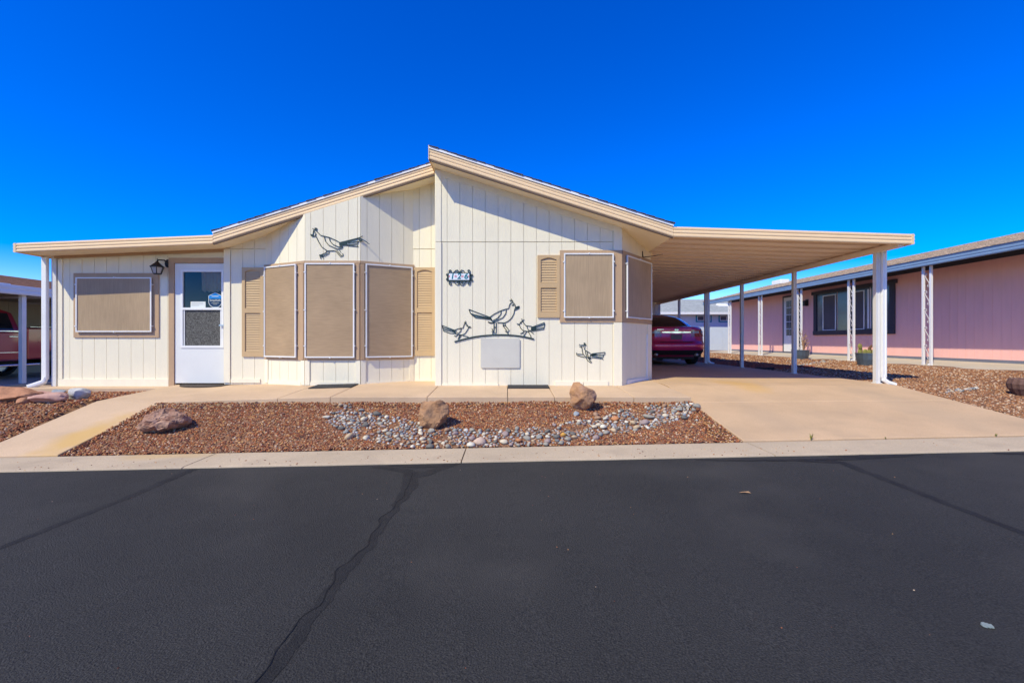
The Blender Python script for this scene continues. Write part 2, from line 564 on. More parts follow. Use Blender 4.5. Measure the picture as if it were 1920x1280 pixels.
def G(x, y):
    """height of the gravel / bare ground"""
    e = road_z(x) + 0.012
    if y <= 4.84: return e - 0.06
    L_ = lot_level(x)
    yt = 6.25 if x < 4 else 8.5
    t = clamp((y - 4.84) / (yt - 4.84))
    z = lerp(e, L_, t)
    if x > 4:
        w = clamp((x - 6.12) / 1.3)
        z = lerp(min(drive_z(6.12, y) - 0.035, L_), z, w)
    if 11 > x > -8 and y < 16:
        z += 0.018 * (mnoise.noise(Vector((x * 1.3, y * 1.3, 3.1)))) * clamp((y - 4.84) * 2)
    return z


def bare(x, y):
    """the ground sheet: dug out under every slab"""
    z = G(x, y)
    if y > 4.84:
        if 2.35 < x < 6.2: z = min(z, drive_z(x, y) - 0.13)
        if -5.9 < x < -4.65: z = min(z, path_z(x, y) - 0.10)
        if -5 < x < 2.6 and y > 6.1: z = min(z, pad_z(x, y) - 0.10)
    return z


def terrain():
    xs = [-400, -150, -60, -30] + list(np.arange(-20, -9, 0.5)) + list(np.arange(-9, 12.01, 0.15)) + list(np.arange(12.5, 24, 0.75)) + [30, 60, 150, 400]
    ys = [-400, -100, -30, -10, 0, 3, 4.5, 4.84] + list(np.arange(4.9, 9, 0.12)) + list(np.arange(9, 18, 0.4)) + [20, 24, 30, 40, 80, 200, 800]
    vs = [(x, y, bare(x, y)) for y in ys for x in xs]
    n = len(xs)
    fs = [(j * n + i, j * n + i + 1, (j + 1) * n + i + 1, (j + 1) * n + i) for j in range(len(ys) - 1) for i in range(n - 1)]
    o = MB().add(vs, fs).build('ground', 'soil', smooth=True, fix=False)
    return tag(o, kind='structure')


terrain()

# road: one sheet with a soft crown; second curb far behind the viewer
def road():
    xs = [-300, -80, -40] + list(np.arange(-12, 12.1, 0.5)) + [40, 80, 300]
    ys = [-7.5, -5, -2] + list(np.arange(-1, 4.31, 0.25)) + [4.305]
    n = len(xs)
    vs = []
    for y in ys:
        for x in xs:
            w = 0.004 * mnoise.noise(Vector((x * 0.5, y * 0.5, 0))) if y < 4.2 else 0
            vs.append((x, y + (0.012 * mnoise.noise(Vector((x * 4, 0, 9))) if y > 4.3 else 0), road_z(x) + w))
    fs = [(j * n + i, j * n + i + 1, (j + 1) * n + i + 1, (j + 1) * n + i) for j in range(len(ys) - 1) for i in range(n - 1)]
    o = MB().add(vs, fs).build('road', 'asphalt', smooth=True, fix=False)
    return tag(o, kind='structure')


ROAD = road()


def rz(x, y):
    return road_z(x) + (0.004 * mnoise.noise(Vector((x * 0.5, y * 0.5, 0))) if y < 4.2 else 0)


def strip(pts, widths, dz, jit, seed, step=0.03):
    """a thin ragged ribbon lying on the road"""
    P = [Vector(p) for p in pts]
    out = []
    for i in range(len(P) - 1):
        d = (P[i + 1] - P[i]).length
        k = max(1, int(d / step))
        for q in range(k):
            t = q / k
            out.append((P[i].lerp(P[i + 1], t), lerp(widths[i], widths[i + 1], t)))
    out.append((P[-1], widths[-1]))
    vs = []
    for i, (p, w) in enumerate(out):
        a = out[max(i - 1, 0)][0]; b = out[min(i + 1, len(out) - 1)][0]
        t = (b - a).normalized()
        n = Vector((-t.y, t.x))
        o = mnoise.noise(Vector((i * 0.23, seed, 0))) * jit
        e1 = 1 + 0.5 * mnoise.noise(Vector((i * 0.21, seed, 5))) + 0.5 * mnoise.noise(Vector((i * 0.83, seed, 15)))
        e2 = 1 + 0.5 * mnoise.noise(Vector((i * 0.19, seed, 8))) + 0.5 * mnoise.noise(Vector((i * 0.77, seed, 18)))
        l = p + n * (o + w / 2 * e1); r = p + n * (o - w / 2 * e2)
        vs.append((l.x, l.y, rz(l.x, l.y) + dz)); vs.append((r.x, r.y, rz(r.x, r.y) + dz))
    fs = [(2 * i, 2 * i + 1, 2 * i + 3, 2 * i + 2) for i in range(len(out) - 1)]
    return vs, fs


def road_marks():
    def mk(name, m, lab, items, dz):
        b = MB()
        for k, (pts, w, j, sd) in enumerate(items):
            b.add(*strip(pts, w, dz + 0.0005 * k, j, sd))
        tag(b.build(name, m, ROAD, fix=False), lab)
    mk('tar_seal', 'tar', 'dark sealed seam crossing the road at the left', [([(-2.96, 4.29), (-2.93, 3.6), (-2.97, 2.6), (-2.95, 0.5), (-2.95, -7)], [0.09, 0.07, 0.055, 0.045, 0.045], 0.012, 1.0)], 0.0015)
    mk('tar_seal', 'tar', 'dark smeared tar patch leading from the curb joint', [
        ([(-0.47, 4.29), (-0.62, 4.12), (-0.80, 3.86), (-0.80, 3.3)], [0.05, 0.11, 0.10, 0.05], 0.01, 2.0),
        ([(-1.25, 4.22), (-0.98, 4.13), (-0.85, 4.0), (-0.84, 3.7)], [0.05, 0.10, 0.12, 0.05], 0.01, 3.0),
        ([(-1.12, 4.26), (-0.7, 4.2), (-0.45, 4.27)], [0.03, 0.10, 0.02], 0.01, 3.7)], 0.0015)
    mk('tar_seal', 'tar', 'dark sealed seam crossing the road at the right', [
        ([(2.62, 4.16), (2.97, 4.05), (2.95, 3.4), (2.92, 2.6), (2.93, 0.5), (2.93, -7)], [0.05, 0.09, 0.065, 0.055, 0.045, 0.045], 0.012, 4.0),
        ([(1.75, 4.23), (2.4, 4.17), (3.1, 4.16), (3.75, 4.22)], [0.02, 0.055, 0.07, 0.02], 0.012, 5.0),
        ([(3.0, 4.26), (3.35, 4.23), (3.9, 4.27)], [0.03, 0.09, 0.02], 0.01, 5.5),
        ([(4.55, 4.27), (4.9, 4.18), (6.5, 3.9)], [0.06, 0.08, 0.04], 0.01, 6.5)], 0.0015)
    pts = [(-0.84, 4.0), (-0.80, 3.7), (-0.78, 3.3), (-0.83, 2.95), (-0.80, 2.6), (-0.86, 2.3), (-0.83, 2.0), (-0.88, 1.8), (-0.86, 1.55), (-0.9, 1.0), (-0.88, -2)]
    mk('road_crack', 'crack', 'thin jagged crack running down the road', [(pts, [0.0045] * len(pts), 0.03, 7.0)], 0.0035)
    mk('tar_seal', 'tar', 'faint tar line beside the long crack', [([(-0.74, 3.7), (-0.79, 3.1), (-0.79, 2.6), (-0.83, 2.2), (-0.83, 1.5), (-0.85, -2)], [0.05, 0.06, 0.05, 0.07, 0.05, 0.05], 0.025, 8.0)], 0.0015)


road_marks()

# ------------------------------------------------------------------ curb strip in poured sections
curb = thing('curb', (0, 4.57, road_z(0)), kind='structure')
cj = [-300, -60, -30, -14, -10.2, -6.6, -3.08, -0.44, 2.53, 5.9, 9.4, 13, 30, 60, 300]
for a, b in zip(cj[:-1], cj[1:]):
    g = 0.006
    k = max(1, int((b - a) / 0.4)) if abs(a) < 20 and abs(b) < 20 else 1
    mb = MB(); vs = []; fs = []
    for i in range(k + 1):
        x = lerp(a + g, b - g, i / k)
        sk = 0.05 if (a > -4 and i in (0, k)) else 0
        e = 0.008 * mnoise.noise(Vector((x * 3, 2, 0)))
        z = road_z(x)
        vs += [(x, 4.30 + e, z - 0.1), (x, 4.30 + e, z + 0.008), (x, 4.33 + e, z + 0.014), (x, 4.80, z + 0.020), (x, 4.836, z + 0.014), (x, 4.836, z - 0.1)]
    for i in range(k):
        for q in range(5):
            fs.append((i * 6 + q, i * 6 + q + 1, (i + 1) * 6 + q + 1, (i + 1) * 6 + q))
    fs += [tuple(range(6)), tuple(k * 6 + q for q in range(6))]
    mb.add(vs, fs).build('curb_section', 'curb', curb)


def slab(parent, name, m, x0, x1, y0, y1, zf, th=0.12, nx=6, ny=4, tilt=0.0):
    """a poured slab whose top follows zf, with eased edges"""
    vs = []; fs = []
    e = 0.008
    xs = [x0, x0 + e] + [lerp(x0 + e, x1 - e, i / nx) for i in range(1, nx)] + [x1 - e, x1]
    ys = [y0, y0 + e] + [lerp(y0 + e, y1 - e, i / ny) for i in range(1, ny)] + [y1 - e, y1]
    for y in ys:
        for x in xs:
            edge = x in (x0, x1) or y in (y0, y1)
            vs.append((x, y, zf(x, y) - (0.005 if edge else 0)))
    n, m_ = len(xs), len(ys)
    fs = [(j * n + i, j * n + i + 1, (j + 1) * n + i + 1, (j + 1) * n + i) for j in range(m_ - 1) for i in range(n - 1)]
    ring = [i for i in range(n)] + [j * n + n - 1 for j in range(1, m_)] + [(m_ - 1) * n + i for i in range(n - 2, -1, -1)] + [j * n for j in range(m_ - 2, 0, -1)]
    b = len(vs)
    vs += [(vs[i][0], vs[i][1], vs[i][2] - th) for i in ring]
    R = len(ring)
    fs += [(ring[i], ring[(i + 1) % R], b + (i + 1) % R, b + i) for i in range(R)]
    fs.append(tuple(b + i for i in range(R)))
    return MB().add(vs, fs).build(name, m, parent, fix=True)


drive = thing('driveway', (4.31, 4.84, 0), kind='structure')
dj = [4.845, 6.25, 8.6, 11.0, 13.4, 15.8, 18.0]
for a, b in zip(dj[:-1], dj[1:]):
    slab(drive, 'driveway_slab', 'concrete', 2.512, 6.12, a + 0.004, b - 0.004, drive_z, 0.15, 8, 8)

walk = thing('front_walk', (-1, 6.2, 0), kind='structure')
pj = [-4.79, -3.14, -2.42, -1.10, 0.0, 0.64, 1.72, 2.506]
for a, b in zip(pj[:-1], pj[1:]):
    slab(walk, 'walk_slab', 'walk', a + 0.004, b - 0.004, 6.2, 7.95, pad_z, 0.12, 4, 6)


slab(walk, 'walk_slab', 'walk', -5.765, -4.794, 4.845, 6.352, path_z, 0.12, 4, 6)
slab(walk, 'walk_slab', 'walk', -5.765, -4.794, 6.36, 7.95, path_z, 0.12, 4, 6)
slab(walk, 'walk_slab', 'walk', -8.3, -5.77, 7.55, 8.1, lambda x, y: -0.10, 0.12, 6, 2)

# ------------------------------------------------------------------ loose gravel (uncountable)
def ico():
    b = bmesh.new(); bmesh.ops.create_icosphere(b, subdivisions=1, radius=1)
    v = np.array([p.co[:] for p in b.verts]); f = np.array([[q.index for q in t.verts] for t in b.faces]); b.free()
    return v, f


ICO_V, ICO_F = ico()


def scatter(name, m, pos, size, kind='stuff', label=None, cat=None, parent=None, flat=0.7):
    n = len(pos)
    q = rng.normal(size=(n, 4)); q /= np.linalg.norm(q, axis=1)[:, None]
    w, x, y, z = q.T
    R = np.empty((n, 3, 3))
    R[:, 0, 0] = 1 - 2 * (y * y + z * z); R[:, 0, 1] = 2 * (x * y - w * z); R[:, 0, 2] = 2 * (x * z + w * y)
    R[:, 1, 0] = 2 * (x * y + w * z); R[:, 1, 1] = 1 - 2 * (x * x + z * z); R[:, 1, 2] = 2 * (y * z - w * x)
    R[:, 2, 0] = 2 * (x * z - w * y); R[:, 2, 1] = 2 * (y * z + w * x); R[:, 2, 2] = 1 - 2 * (x * x + y * y)
    sc = rng.uniform(0.6, 1.25, size=(n, 1, 3)) * size[:, None, None]
    jit = 1 + 0.22 * rng.normal(size=(n, 12, 1))
    V = (ICO_V[None] * jit) * sc
    V = np.einsum('nij,nkj->nki', R, V)
    V[:, :, 2] *= flat
    V += pos[:, None, :]
    F = (ICO_F[None] + (np.arange(n) * 12)[:, None, None]).reshape(-1, 3)
    V = V.reshape(-1, 3)
    me = bpy.data.meshes.new(name)
    me.vertices.add(len(V)); me.vertices.foreach_set('co', V.astype(np.float32).ravel())
    me.loops.add(F.size); me.loops.foreach_set('vertex_index', F.astype(np.int32).ravel())
    me.polygons.add(len(F)); me.polygons.foreach_set('loop_start', np.arange(0, F.size, 3, dtype=np.int32))
    me.update(calc_edges=True)
    me.materials.append(M[m])
    o = bpy.data.objects.new(name, me)
    COL.objects.link(o)
    return tag(o, label, cat, kind=kind)


def bed(x0, x1, y0, y1, dens, s0, s1, ok=lambda x, y: True, lift=0.0):
    n = int((x1 - x0) * (y1 - y0) * dens)
    P = np.column_stack([rng.uniform(x0, x1, n), rng.uniform(y0, y1, n)])
    k = [i for i in range(n) if ok(*P[i])]
    P = P[k]
    s = rng.uniform(s0, s1, len(P))
    z = np.array([G(a, b) for a, b in P]) + s * 0.25 + lift
    return np.column_stack([P, z]), s


PEB = [(-2.19, 6.0, 0.10), (-2.05, 5.70, 0.20), (-1.60, 5.40, 0.30), (-1.03, 5.17, 0.27), (-0.478, 5.06, 0.22), (0.047, 5.03, 0.20),
       (0.584, 5.12, 0.22), (1.106, 5.32, 0.24), (1.60, 5.55, 0.27), (2.01, 5.78, 0.26), (2.34, 6.0, 0.14)]


def band(x, y):
    """signed closeness to the cobble band: >0 inside"""
    best = -9
    for (ax, ay, aw), (bx, by, bw) in zip(PEB[:-1], PEB[1:]):
        dx, dy = bx - ax, by - ay
        t = clamp(((x - ax) * dx + (y - ay) * dy) / (dx * dx + dy * dy))
        d = math.hypot(x - ax - dx * t, y - ay - dy * t)
        best = max(best, lerp(aw, bw, t) - d)
    return best


p, s = bed(-4.78, 2.50, 4.85, 6.19, 2900, 0.006, 0.0138, lambda x, y: band(x, y) < 0.0 or random.random() < 0.5)
scatter('gravel', 'gravel', p, s, label='red-brown crushed gravel filling the bed in front of the house', cat='gravel')
p, s = bed(-10.5, -5.78, 4.85, 7.6, 1250, 0.008, 0.018, lambda x, y: x > -8.4 or y < 6.9)
scatter('gravel', 'gravel', p, s, label='red-brown crushed gravel left of the front path', cat='gravel')
p1_, s1_ = bed(6.14, 10.3, 4.85, 8.5, 1050, 0.009, 0.019)
p2_, s2_ = bed(6.14, 9.7, 8.5, 13, 700, 0.010, 0.022)
p3_, s3_ = bed(6.14, 9.7, 13, 22, 200, 0.015, 0.03)
scatter('gravel', 'gravel_right', np.vstack([p1_, p2_, p3_]), np.concatenate([s1_, s2_, s3_]),
        label='tan-brown gravel between the driveway and the pink house', cat='gravel')
p, s = bed(6.14, 7.7, 11.3, 19, 700, 0.012, 0.026, lambda x, y: x < 6.9 + 0.7 * mnoise.noise(Vector((y, 0, 0))) + 0.5, 0.015)
scatter('red_gravel', 'gravel_red', p, s, label='orange-red lava gravel beside the carport posts', cat='gravel')
# stray stones on curb and road edge
n = 420
P = np.column_stack([rng.uniform(-5, 6.5, n), 4.30 + 0.5 * rng.beta(1.0, 1.3, n)])
keep = rng.random(n) < np.where(P[:, 0] < 2.6, 0.8, 0.25)
P = P[keep]
s = rng.uniform(0.003, 0.008, len(P))
z = np.array([road_z(a) + 0.016 for a, b in P]) + s * 0.2
P2 = np.column_stack([rng.uniform(-3.5, 4.5, 90), rng.uniform(1.2, 4.25, 90)])
s2 = rng.uniform(0.0015, 0.004, 90)
z2 = np.array([rz(a, b) for a, b in P2]) + s2 * 0.3
scatter('stray_gravel', 'gravel', np.vstack([np.column_stack([P, z]), np.column_stack([P2, z2])]), np.concatenate([s, s2]),
        label='stray bits of gravel lying on the curb and road', cat='gravel')

# ------------------------------------------------------------------ the house
HOUSE = thing('house', (-1.2, 7.3, 0), 'cream manufactured home with tan trim, screened bay window and low gable roof', 'house')
YR, YM, YL, YB = 7.267, 7.83, 7.93, 7.42        # right wall, set-back wall, side room, bay front
YFR, YFM = 6.90, 7.43                           # front planes of the two roof halves
SEAM = 2.264


def sof_r(x): return 3.445 - 0.318 * (x + 1.189)          # underside of the right roof half
def sof_m(x): return 2.285 + 0.3126 * (x + 4.81)          # underside of the left roof half
def sof_l(x): return 2.150 + 0.0417 * (x + 8.05)          # underside of the side-room roof


def siding(name, pl, u0, u1, zb, ztop, grooves, seam=None, holes=(), lip=0.0, m='siding', gm='groove', parent=None, back=True, gap=0.0055):
    """a wall: recessed backing plus one board between each pair of grooves"""
    parent = parent or HOUSE
    mb = MB()
    if back:
        K = 8
        pts = [(u0, zb), (u1, zb)] + [(lerp(u1, u0, i / K), ztop(lerp(u1, u0, i / K))) for i in range(K + 1)]
        pl.poly(mb, pts, -0.10, 0.0)
        w = mb.build(name, gm, parent)
    else:
        w = None
    g = sorted([u0] + [q for q in grooves if u0 + 0.03 < q < u1 - 0.03] + [u1])
    for a, b in zip(g[:-1], g[1:]):
        a2 = a + (gap / 2 if a > u0 else 0); b2 = b - (gap / 2 if b < u1 else 0)
        th = 0.0135 + random.uniform(-0.0006, 0.0006)
        segs = [(zb, None)]
        if seam: segs = [(zb, seam - 0.006), (seam + 0.006, None)]
        for lo, hi in segs:
            q = MB()
            if hi is None:
                if min(ztop(a2), ztop(b2)) <= lo + 0.02: continue
                pl.poly(q, [(a2, lo), (b2, lo), (b2, ztop(b2)), (a2, ztop(a2))], 0.0005, th + (0.003 if seam and lo > 1 else 0))
            else:
                pl.poly(q, [(a2, lo), (b2, lo), (b2, min(hi, ztop(b2))), (a2, min(hi, ztop(a2)))], 0.0005, th)
            q.build('siding_board', m, w)
    return w


# --- right gable wall
plR = Plane(-1.150, YR, 1.806, YR)
gR = [(-0.966 + 1.15) + 0.2032 * k for k in range(14)]
wallR = siding('gable_wall', plR, 0, plR.L, -0.06, lambda u: sof_r(-1.15 + u) - 0.001, gR, SEAM)
q = MB(); plR.rect(q, 0.0, 0.092, -0.03, SEAM - 0.004, 0.014, 0.032); q.build('corner_board', 'corner_trim', HOUSE)
q = MB(); plR.rect(q, 0.0, 0.088, SEAM + 0.004, 3.40, 0.014, 0.028); q.build('corner_board', 'corner_trim', HOUSE)
q = MB(); plR.poly(q, [(0.09, sof_r(-1.06) - 0.10), (plR.L - 0.12, sof_r(1.686) - 0.10), (plR.L - 0.12, sof_r(1.686)), (0.09, sof_r(-1.06))], 0.0145, 0.026)
q.build('frieze_board', 'siding', HOUSE)
q = MB(); plR.rect(q, plR.L - 0.12, plR.L + 0.012, -0.03, 0.98, 0.0145, 0.030); q.build('corner_board', 'corner_trim', HOUSE)
q = MB(); plR.rect(q, plR.L - 0.12, plR.L + 0.012, 2.13, sof_r(1.72), 0.0145, 0.030); q.build('corner_board', 'corner_trim', HOUSE)
q = MB(); plR.rect(q, 0.10, 1.0, -0.03, 0.005, 0.014, 0.030); q.build('base_strip', 'corner_trim', HOUSE)
q = MB(); plR.rect(q, 1.9, 2.35, -0.03, 0.045, 0.014, 0.034); q.build('base_strip', 'corner_trim', HOUSE)
q = MB(); plR.rect(q, 2.36, 2.75, -0.03, 0.05, 0.014, 0.030); q.build('base_strip', 'corner_trim', HOUSE)
# return of the right half beside the set-back wall
plRet = Plane(-1.150, YM + 0.05, -1.150, YR)
siding('return_wall', plRet, 0, plRet.L, -0.06, lambda u: sof_r(-1.15) - 0.002, [0.2, 0.4])

# --- clipped corner of the right half
plC = Plane(1.806, YR, 2.566, 8.197)
wallC = siding('corner_wall', plC, 0, plC.L, -0.06, lambda u: sof_r(1.806 + 0.76 * u / plC.L) - 0.001, [0.36, 0.56, 0.76, 0.96], None)
q = MB(); plC.rect(q, 0.0, 0.15, -0.03, 0.98, 0.0145, 0.030); q.build('corner_board', 'corner_trim', HOUSE)
q = MB(); plC.rect(q, plC.L - 0.16, plC.L, -0.03, 0.98, 0.0145, 0.030); q.build('corner_board', 'corner_trim', HOUSE)
q = MB(); plC.rect(q, 0.17, plC.L - 0.17, -0.03, 0.05, 0.0145, 0.036); q.build('base_strip', 'white_alu', HOUSE)
q = MB(); plC.rect(q, plC.L - 0.205, plC.L - 0.175, 0.052, 0.80, 0.0145, 0.034); q.build('corner_board', 'white_alu', HOUSE)
# long side wall under the carport
plS = Plane(2.566, 8.197, 2.566, 18.0)
siding('side_wall', plS, 0, plS.L, -0.06, lambda u: 2.30, [0.4064 * k for k in range(1, 25)])

# --- set-back wall of the left half, either side of the bay
plM = Plane(-4.87, YM, -1.150, YM)
siding('setback_wall', plM, 0, 0.712, -0.06, lambda u: sof_m(-4.87 + u) - 0.001, [0.11, 0.317, 0.521], SEAM)
siding('setback_wall', plM, 3.245, plM.L, -0.06, lambda u: sof_m(-4.87 + u) - 0.001, [3.35, 3.554], SEAM)
q = MB(); plM.rect(q, 0.0, 0.105, -0.03, 2.25, 0.0145, 0.030); q.build('corner_board', 'corner_trim', HOUSE)
q = MB(); plM.rect(q, 0.12, 0.62, -0.03, 0.035, 0.0145, 0.030); q.build('base_strip', 'corner_trim', HOUSE)
q = MB(); plM.rect(q, 3.27, 3.70, -0.03, 0.03, 0.0145, 0.030); q.build('base_strip', 'corner_trim', HOUSE)

# --- bay
BP = [(-4.158, YM), (-3.297, YB), (-2.400, YB), (-1.625, YM)]
WZ0, WZ1 = 0.372, 1.988
bay_planes = []
for (a, b), gr, s_ in zip(zip(BP[:-1], BP[1:]), ([0.16, 0.36, 0.565, 0.77], [0.09, 0.2937, 0.4974, 0.701, 0.85], [0.10, 0.30, 0.503, 0.707]), (0, 1, 2)):
    pl = Plane(*a, *b)
    bay_planes.append(pl)
    top = (lambda P: lambda u: sof_m(P.p(u, 0)[0]) - 0.001)(pl)
    siding('bay_wall', pl, 0, pl.L, -0.06, top, gr)
    # corner boards under the windows
    for u0, u1 in ((0.0, 0.075), (pl.L - 0.075, pl.L)):
        q = MB(); pl.rect(q, u0, u1, -0.03, WZ0, 0.0145, 0.028); q.build('corner_board', 'corner_trim', HOUSE)
    q = MB(); pl.rect(q, 0.085, pl.L - 0.085, -0.05, 0.02, 0.0145, 0.026); q.build('base_strip', 'corner_trim', HOUSE)


def window(pl, u0, u1, z0, z1, smat, rail='v', clips=True, off=0.036):
    """pane, meeting rail, white frame standing off the trim, woven sun screen"""
    q = MB(); pl.rect(q, u0 + 0.01, u1 - 0.01, z0 + 0.01, z1 - 0.01, off - 0.004, off + 0.004)
    w = q.build('window', 'pane_dark', HOUSE)
    q = MB()
    if rail == 'v':
        c = (u0 + u1) / 2
        pl.rect(q, c - 0.03, c + 0.03, z0 + 0.02, z1 - 0.02, off + 0.004, off + 0.016)
    else:
        c = (z0 + z1) / 2
        pl.rect(q, u0 + 0.02, u1 - 0.02, c - 0.025, c + 0.025, off + 0.004, off + 0.016)
    q.build('meeting_rail', 'white_alu', w)
    t = 0.020
    q = MB()
    f0, f1 = off + 0.012, off + 0.034
    pl.rect(q, u0, u1, z0, z0 + t, f0, f1); pl.rect(q, u0, u1, z1 - t, z1, f0, f1)
    pl.rect(q, u0, u0 + t, z0 + t, z1 - t, f0, f1); pl.rect(q, u1 - t, u1, z0 + t, z1 - t, f0, f1)
    q.build('screen_frame', 'white_alu', w)
    q = MB(); pl.rect(q, u0 + t - 0.002, u1 - t + 0.002, z0 + t - 0.002, z1 - t + 0.002, f0 + 0.006, f0 + 0.009)
    q.build('sun_screen', smat, w)
    if clips:
        zs = [lerp(z0, z1, k) for k in (0.12, 0.5, 0.9)] if z1 - z0 > 1.2 else [lerp(z0, z1, k) for k in (0.1, 0.86)]
        for z in zs:
            for u in (u0 - 0.014, u1 - 0.010):
                q = MB(); pl.rect(q, u, u + 0.024, z, z + 0.016, off - 0.004, f1 + 0.006); q.build('clip', 'white_alu', w)
        for z in (z0 - 0.010, z1 - 0.012):
            u = (u0 + u1) / 2
            q = MB(); pl.rect(q, u, u + 0.014, z, z + 0.022, off - 0.004, f1 + 0.006); q.build('clip', 'white_alu', w)
    return w


for k, (pl, (a, b)) in enumerate(zip(bay_planes, ((0.03, 0.80), (0.012, 0.815), (0.07, 0.845)))):
    q = MB()
    pl.rect(q, -0.006, pl.L + 0.006, 1.945, WZ1, 0.014, 0.036)                                # head
    q.build('window_head', 'tan_trim', HOUSE)
    q = MB(); pl.rect(q, -0.004, pl.L + 0.004, WZ0, 1.943, 0.014, 0.030); q.build('window_trim', 'tan_trim', HOUSE)
    window(pl, a, b, 0.415, 1.945, 'screen_bay', 'h', off=0.034)
    if k < 2:
        q = MB(); pl.rect(q, pl.L - 0.058, pl.L - 0.012, WZ0 + 0.01, 1.94, 0.031, 0.040); q.build('mullion_post', 'tan_trim', HOUSE)
    if k > 0:
        q = MB(); pl.rect(q, 0.006, 0.05 if k == 2 else 0.008, WZ0 + 0.01, 1.94, 0.031, 0.040); q.build('mullion_post', 'tan_trim', HOUSE)

# --- windows of the right half
q = MB(); plR.rect(q, 1.98, plR.L + 0.014, 0.985, 2.128, 0.015, 0.034); q.build('window_trim', 'tan_trim', HOUSE)
window(plR, 2.041, 2.828, 1.054, 2.075, 'screen_flat', 'v')
q = MB(); plC.rect(q, 0.004, plC.L, 0.985, 2.128, 0.015, 0.034); q.build('window_trim', 'tan_trim', HOUSE)
window(plC, 0.108, 1.127, 1.058, 2.065, 'screen_side', 'v')


def shutter(pl, u0, u1, z0, z1):
    q = MB()
    n0, n1 = 0.015, 0.042
    st = 0.052
    mid = lerp(z0, z1, 0.515)
    for a, b, c, d in ((u0, u0 + st, z0, z1), (u1 - st, u1, z0, z1), (u0 + st, u1 - st, z0, z0 + 0.085), (u0 + st, u1 - st, mid - 0.04, mid + 0.04)):
        pl.rect(q, a, b, c, d, n0, n1)
    # top rail with a shallow arch
    K = 10
    ar = [(lerp(u0 + st, u1 - st, i / K), z1 - 0.075 + 0.035 * math.sin(math.pi * i / K)) for i in range(K + 1)]
    pl.poly(q, [(u0 + st, z1), *ar, (u1 - st, z1)], n0, n1)
    s = q.build('shutter', 'shutter', HOUSE)
    q = MB(); pl.rect(q, u0 + st, u1 - st, z0 + 0.08, z1 - 0.03, n0, n0 + 0.004); q.build('backing', 'shutter', s)
    for lo, hi in ((z0 + 0.088, mid - 0.043), (mid + 0.043, z1 - 0.072)):
        c = int(round((hi - lo) / 0.041))
        h = (hi - lo) / c
        for i in range(c):
            z = lo + i * h
            q = MB()
            A = [pl.p(u0 + st, z + 0.002, n0 + 0.016), pl.p(u0 + st, z + h * 0.98, n0 + 0.006), pl.p(u0 + st, z + 0.002, n0 + 0.006)]
            B = [pl.p(u1 - st, z + 0.002, n0 + 0.016), pl.p(u1 - st, z + h * 0.98, n0 + 0.006), pl.p(u1 - st, z + 0.002, n0 + 0.006)]
            q.prism(A, B).build('slat', 'shutter', s)
    return s


shutter(plR, 0.473 + 1.15, 0.832 + 1.15 - 0.004, 1.062, 2.05)
shutter(plM, -4.553 + 4.87, -4.185 + 4.87, 0.42, 1.944)
shutter(plM, -1.606 + 4.87, -1.245 + 4.87, 0.435, 1.944)

# --- side room on the left with the front door
plL = Plane(-7.81, YL, -4.87, YL)
DOOR0, DOOR1 = 2.02, 2.94
siding('side_room_wall', plL, 0, DOOR0, -0.10, lambda u: 2.30, [0.19 + 0.213 * k for k in range(9)])
siding('side_room_wall', plL, DOOR0, DOOR1, 2.05, lambda u: 2.35, [])
q = MB(); plL.rect(q, 0.0, DOOR0 - 0.1, -0.10, 0.025, 0.014, 0.034); q.build('base_strip', 'corner_trim', HOUSE)
q = MB(); plL.rect(q, 0.0, 0.07, 0.027, 2.10, 0.0145, 0.030); q.build('corner_board', 'corner_trim', HOUSE)
q = MB(); plL.poly(q, [(-0.05, 2.115), (2.94, 2.235), (2.94, 2.325), (-0.05, 2.20)], 0.0145, 0.05); q.build('beam_board', 'tan_trim', HOUSE)
q = MB(); plL.rect(q, 0.27, 1.75, 0.746, 1.862, 0.0145, 0.032); q.build('window_trim', 'tan_trim', HOUSE)
window(plL, 0.34, 1.647, 0.84, 1.785, 'screen_flat', 'v', off=0.036)
q = MB(); plL.rect(q, DOOR0 - 0.095, DOOR0 - 0.002, -0.10, 2.127, 0.0145, 0.038); plL.rect(q, DOOR0 - 0.002, DOOR1, 2.037, 2.127, 0.0145, 0.038)
q.build('door_casing', 'tan_trim', HOUSE)
# side room left side and body
siding('side_room_side', Plane(-7.81, 15.0, -7.81, YL), 0, 15.0 - YL, -0.10, lambda u: 2.13, [0.4 * k for k in range(1, 18)])

# storm door
dm = MB()
D0, D1 = DOOR0 + 0.004, DOOR1 - 0.006
W0, W1, WZA, WZB = 2.13, 2.873, 0.565, 1.92
for a, b, c, d in ((D0, W0, -0.045, 2.03), (W1, D1, -0.045, 2.03), (W0, W1, -0.045, WZA), (W0, W1, WZB, 2.03)):
    plL.rect(dm, a, b, c, d, -0.02, 0.02)
DOOR = dm.build('door', 'door_white', HOUSE)
q = MB()
for a, b, c, d in ((W0, W0 + 0.035, WZA, WZB), (W1 - 0.035, W1, WZA, WZB), (W0 + 0.035, W1 - 0.035, WZA, WZA + 0.04), (W0 + 0.035, W1 - 0.035, WZB - 0.035, WZB), (W0 + 0.035, W1 - 0.035, 1.225, 1.265)):
    plL.rect(q, a, b, c, d, -0.01, 0.032)
q.build('door_frame', 'white_alu', DOOR)
q = MB(); plL.rect(q, W0 + 0.034, W1 - 0.034, 1.264, WZB - 0.034, 0.004, 0.008); q.build('glass', 'clear_glass', DOOR)
q = MB(); plL.rect(q, W0 + 0.034, W1 - 0.034, WZA + 0.039, 1.226, 0.004, 0.008); q.build('bug_screen', 'bug_screen', DOOR)
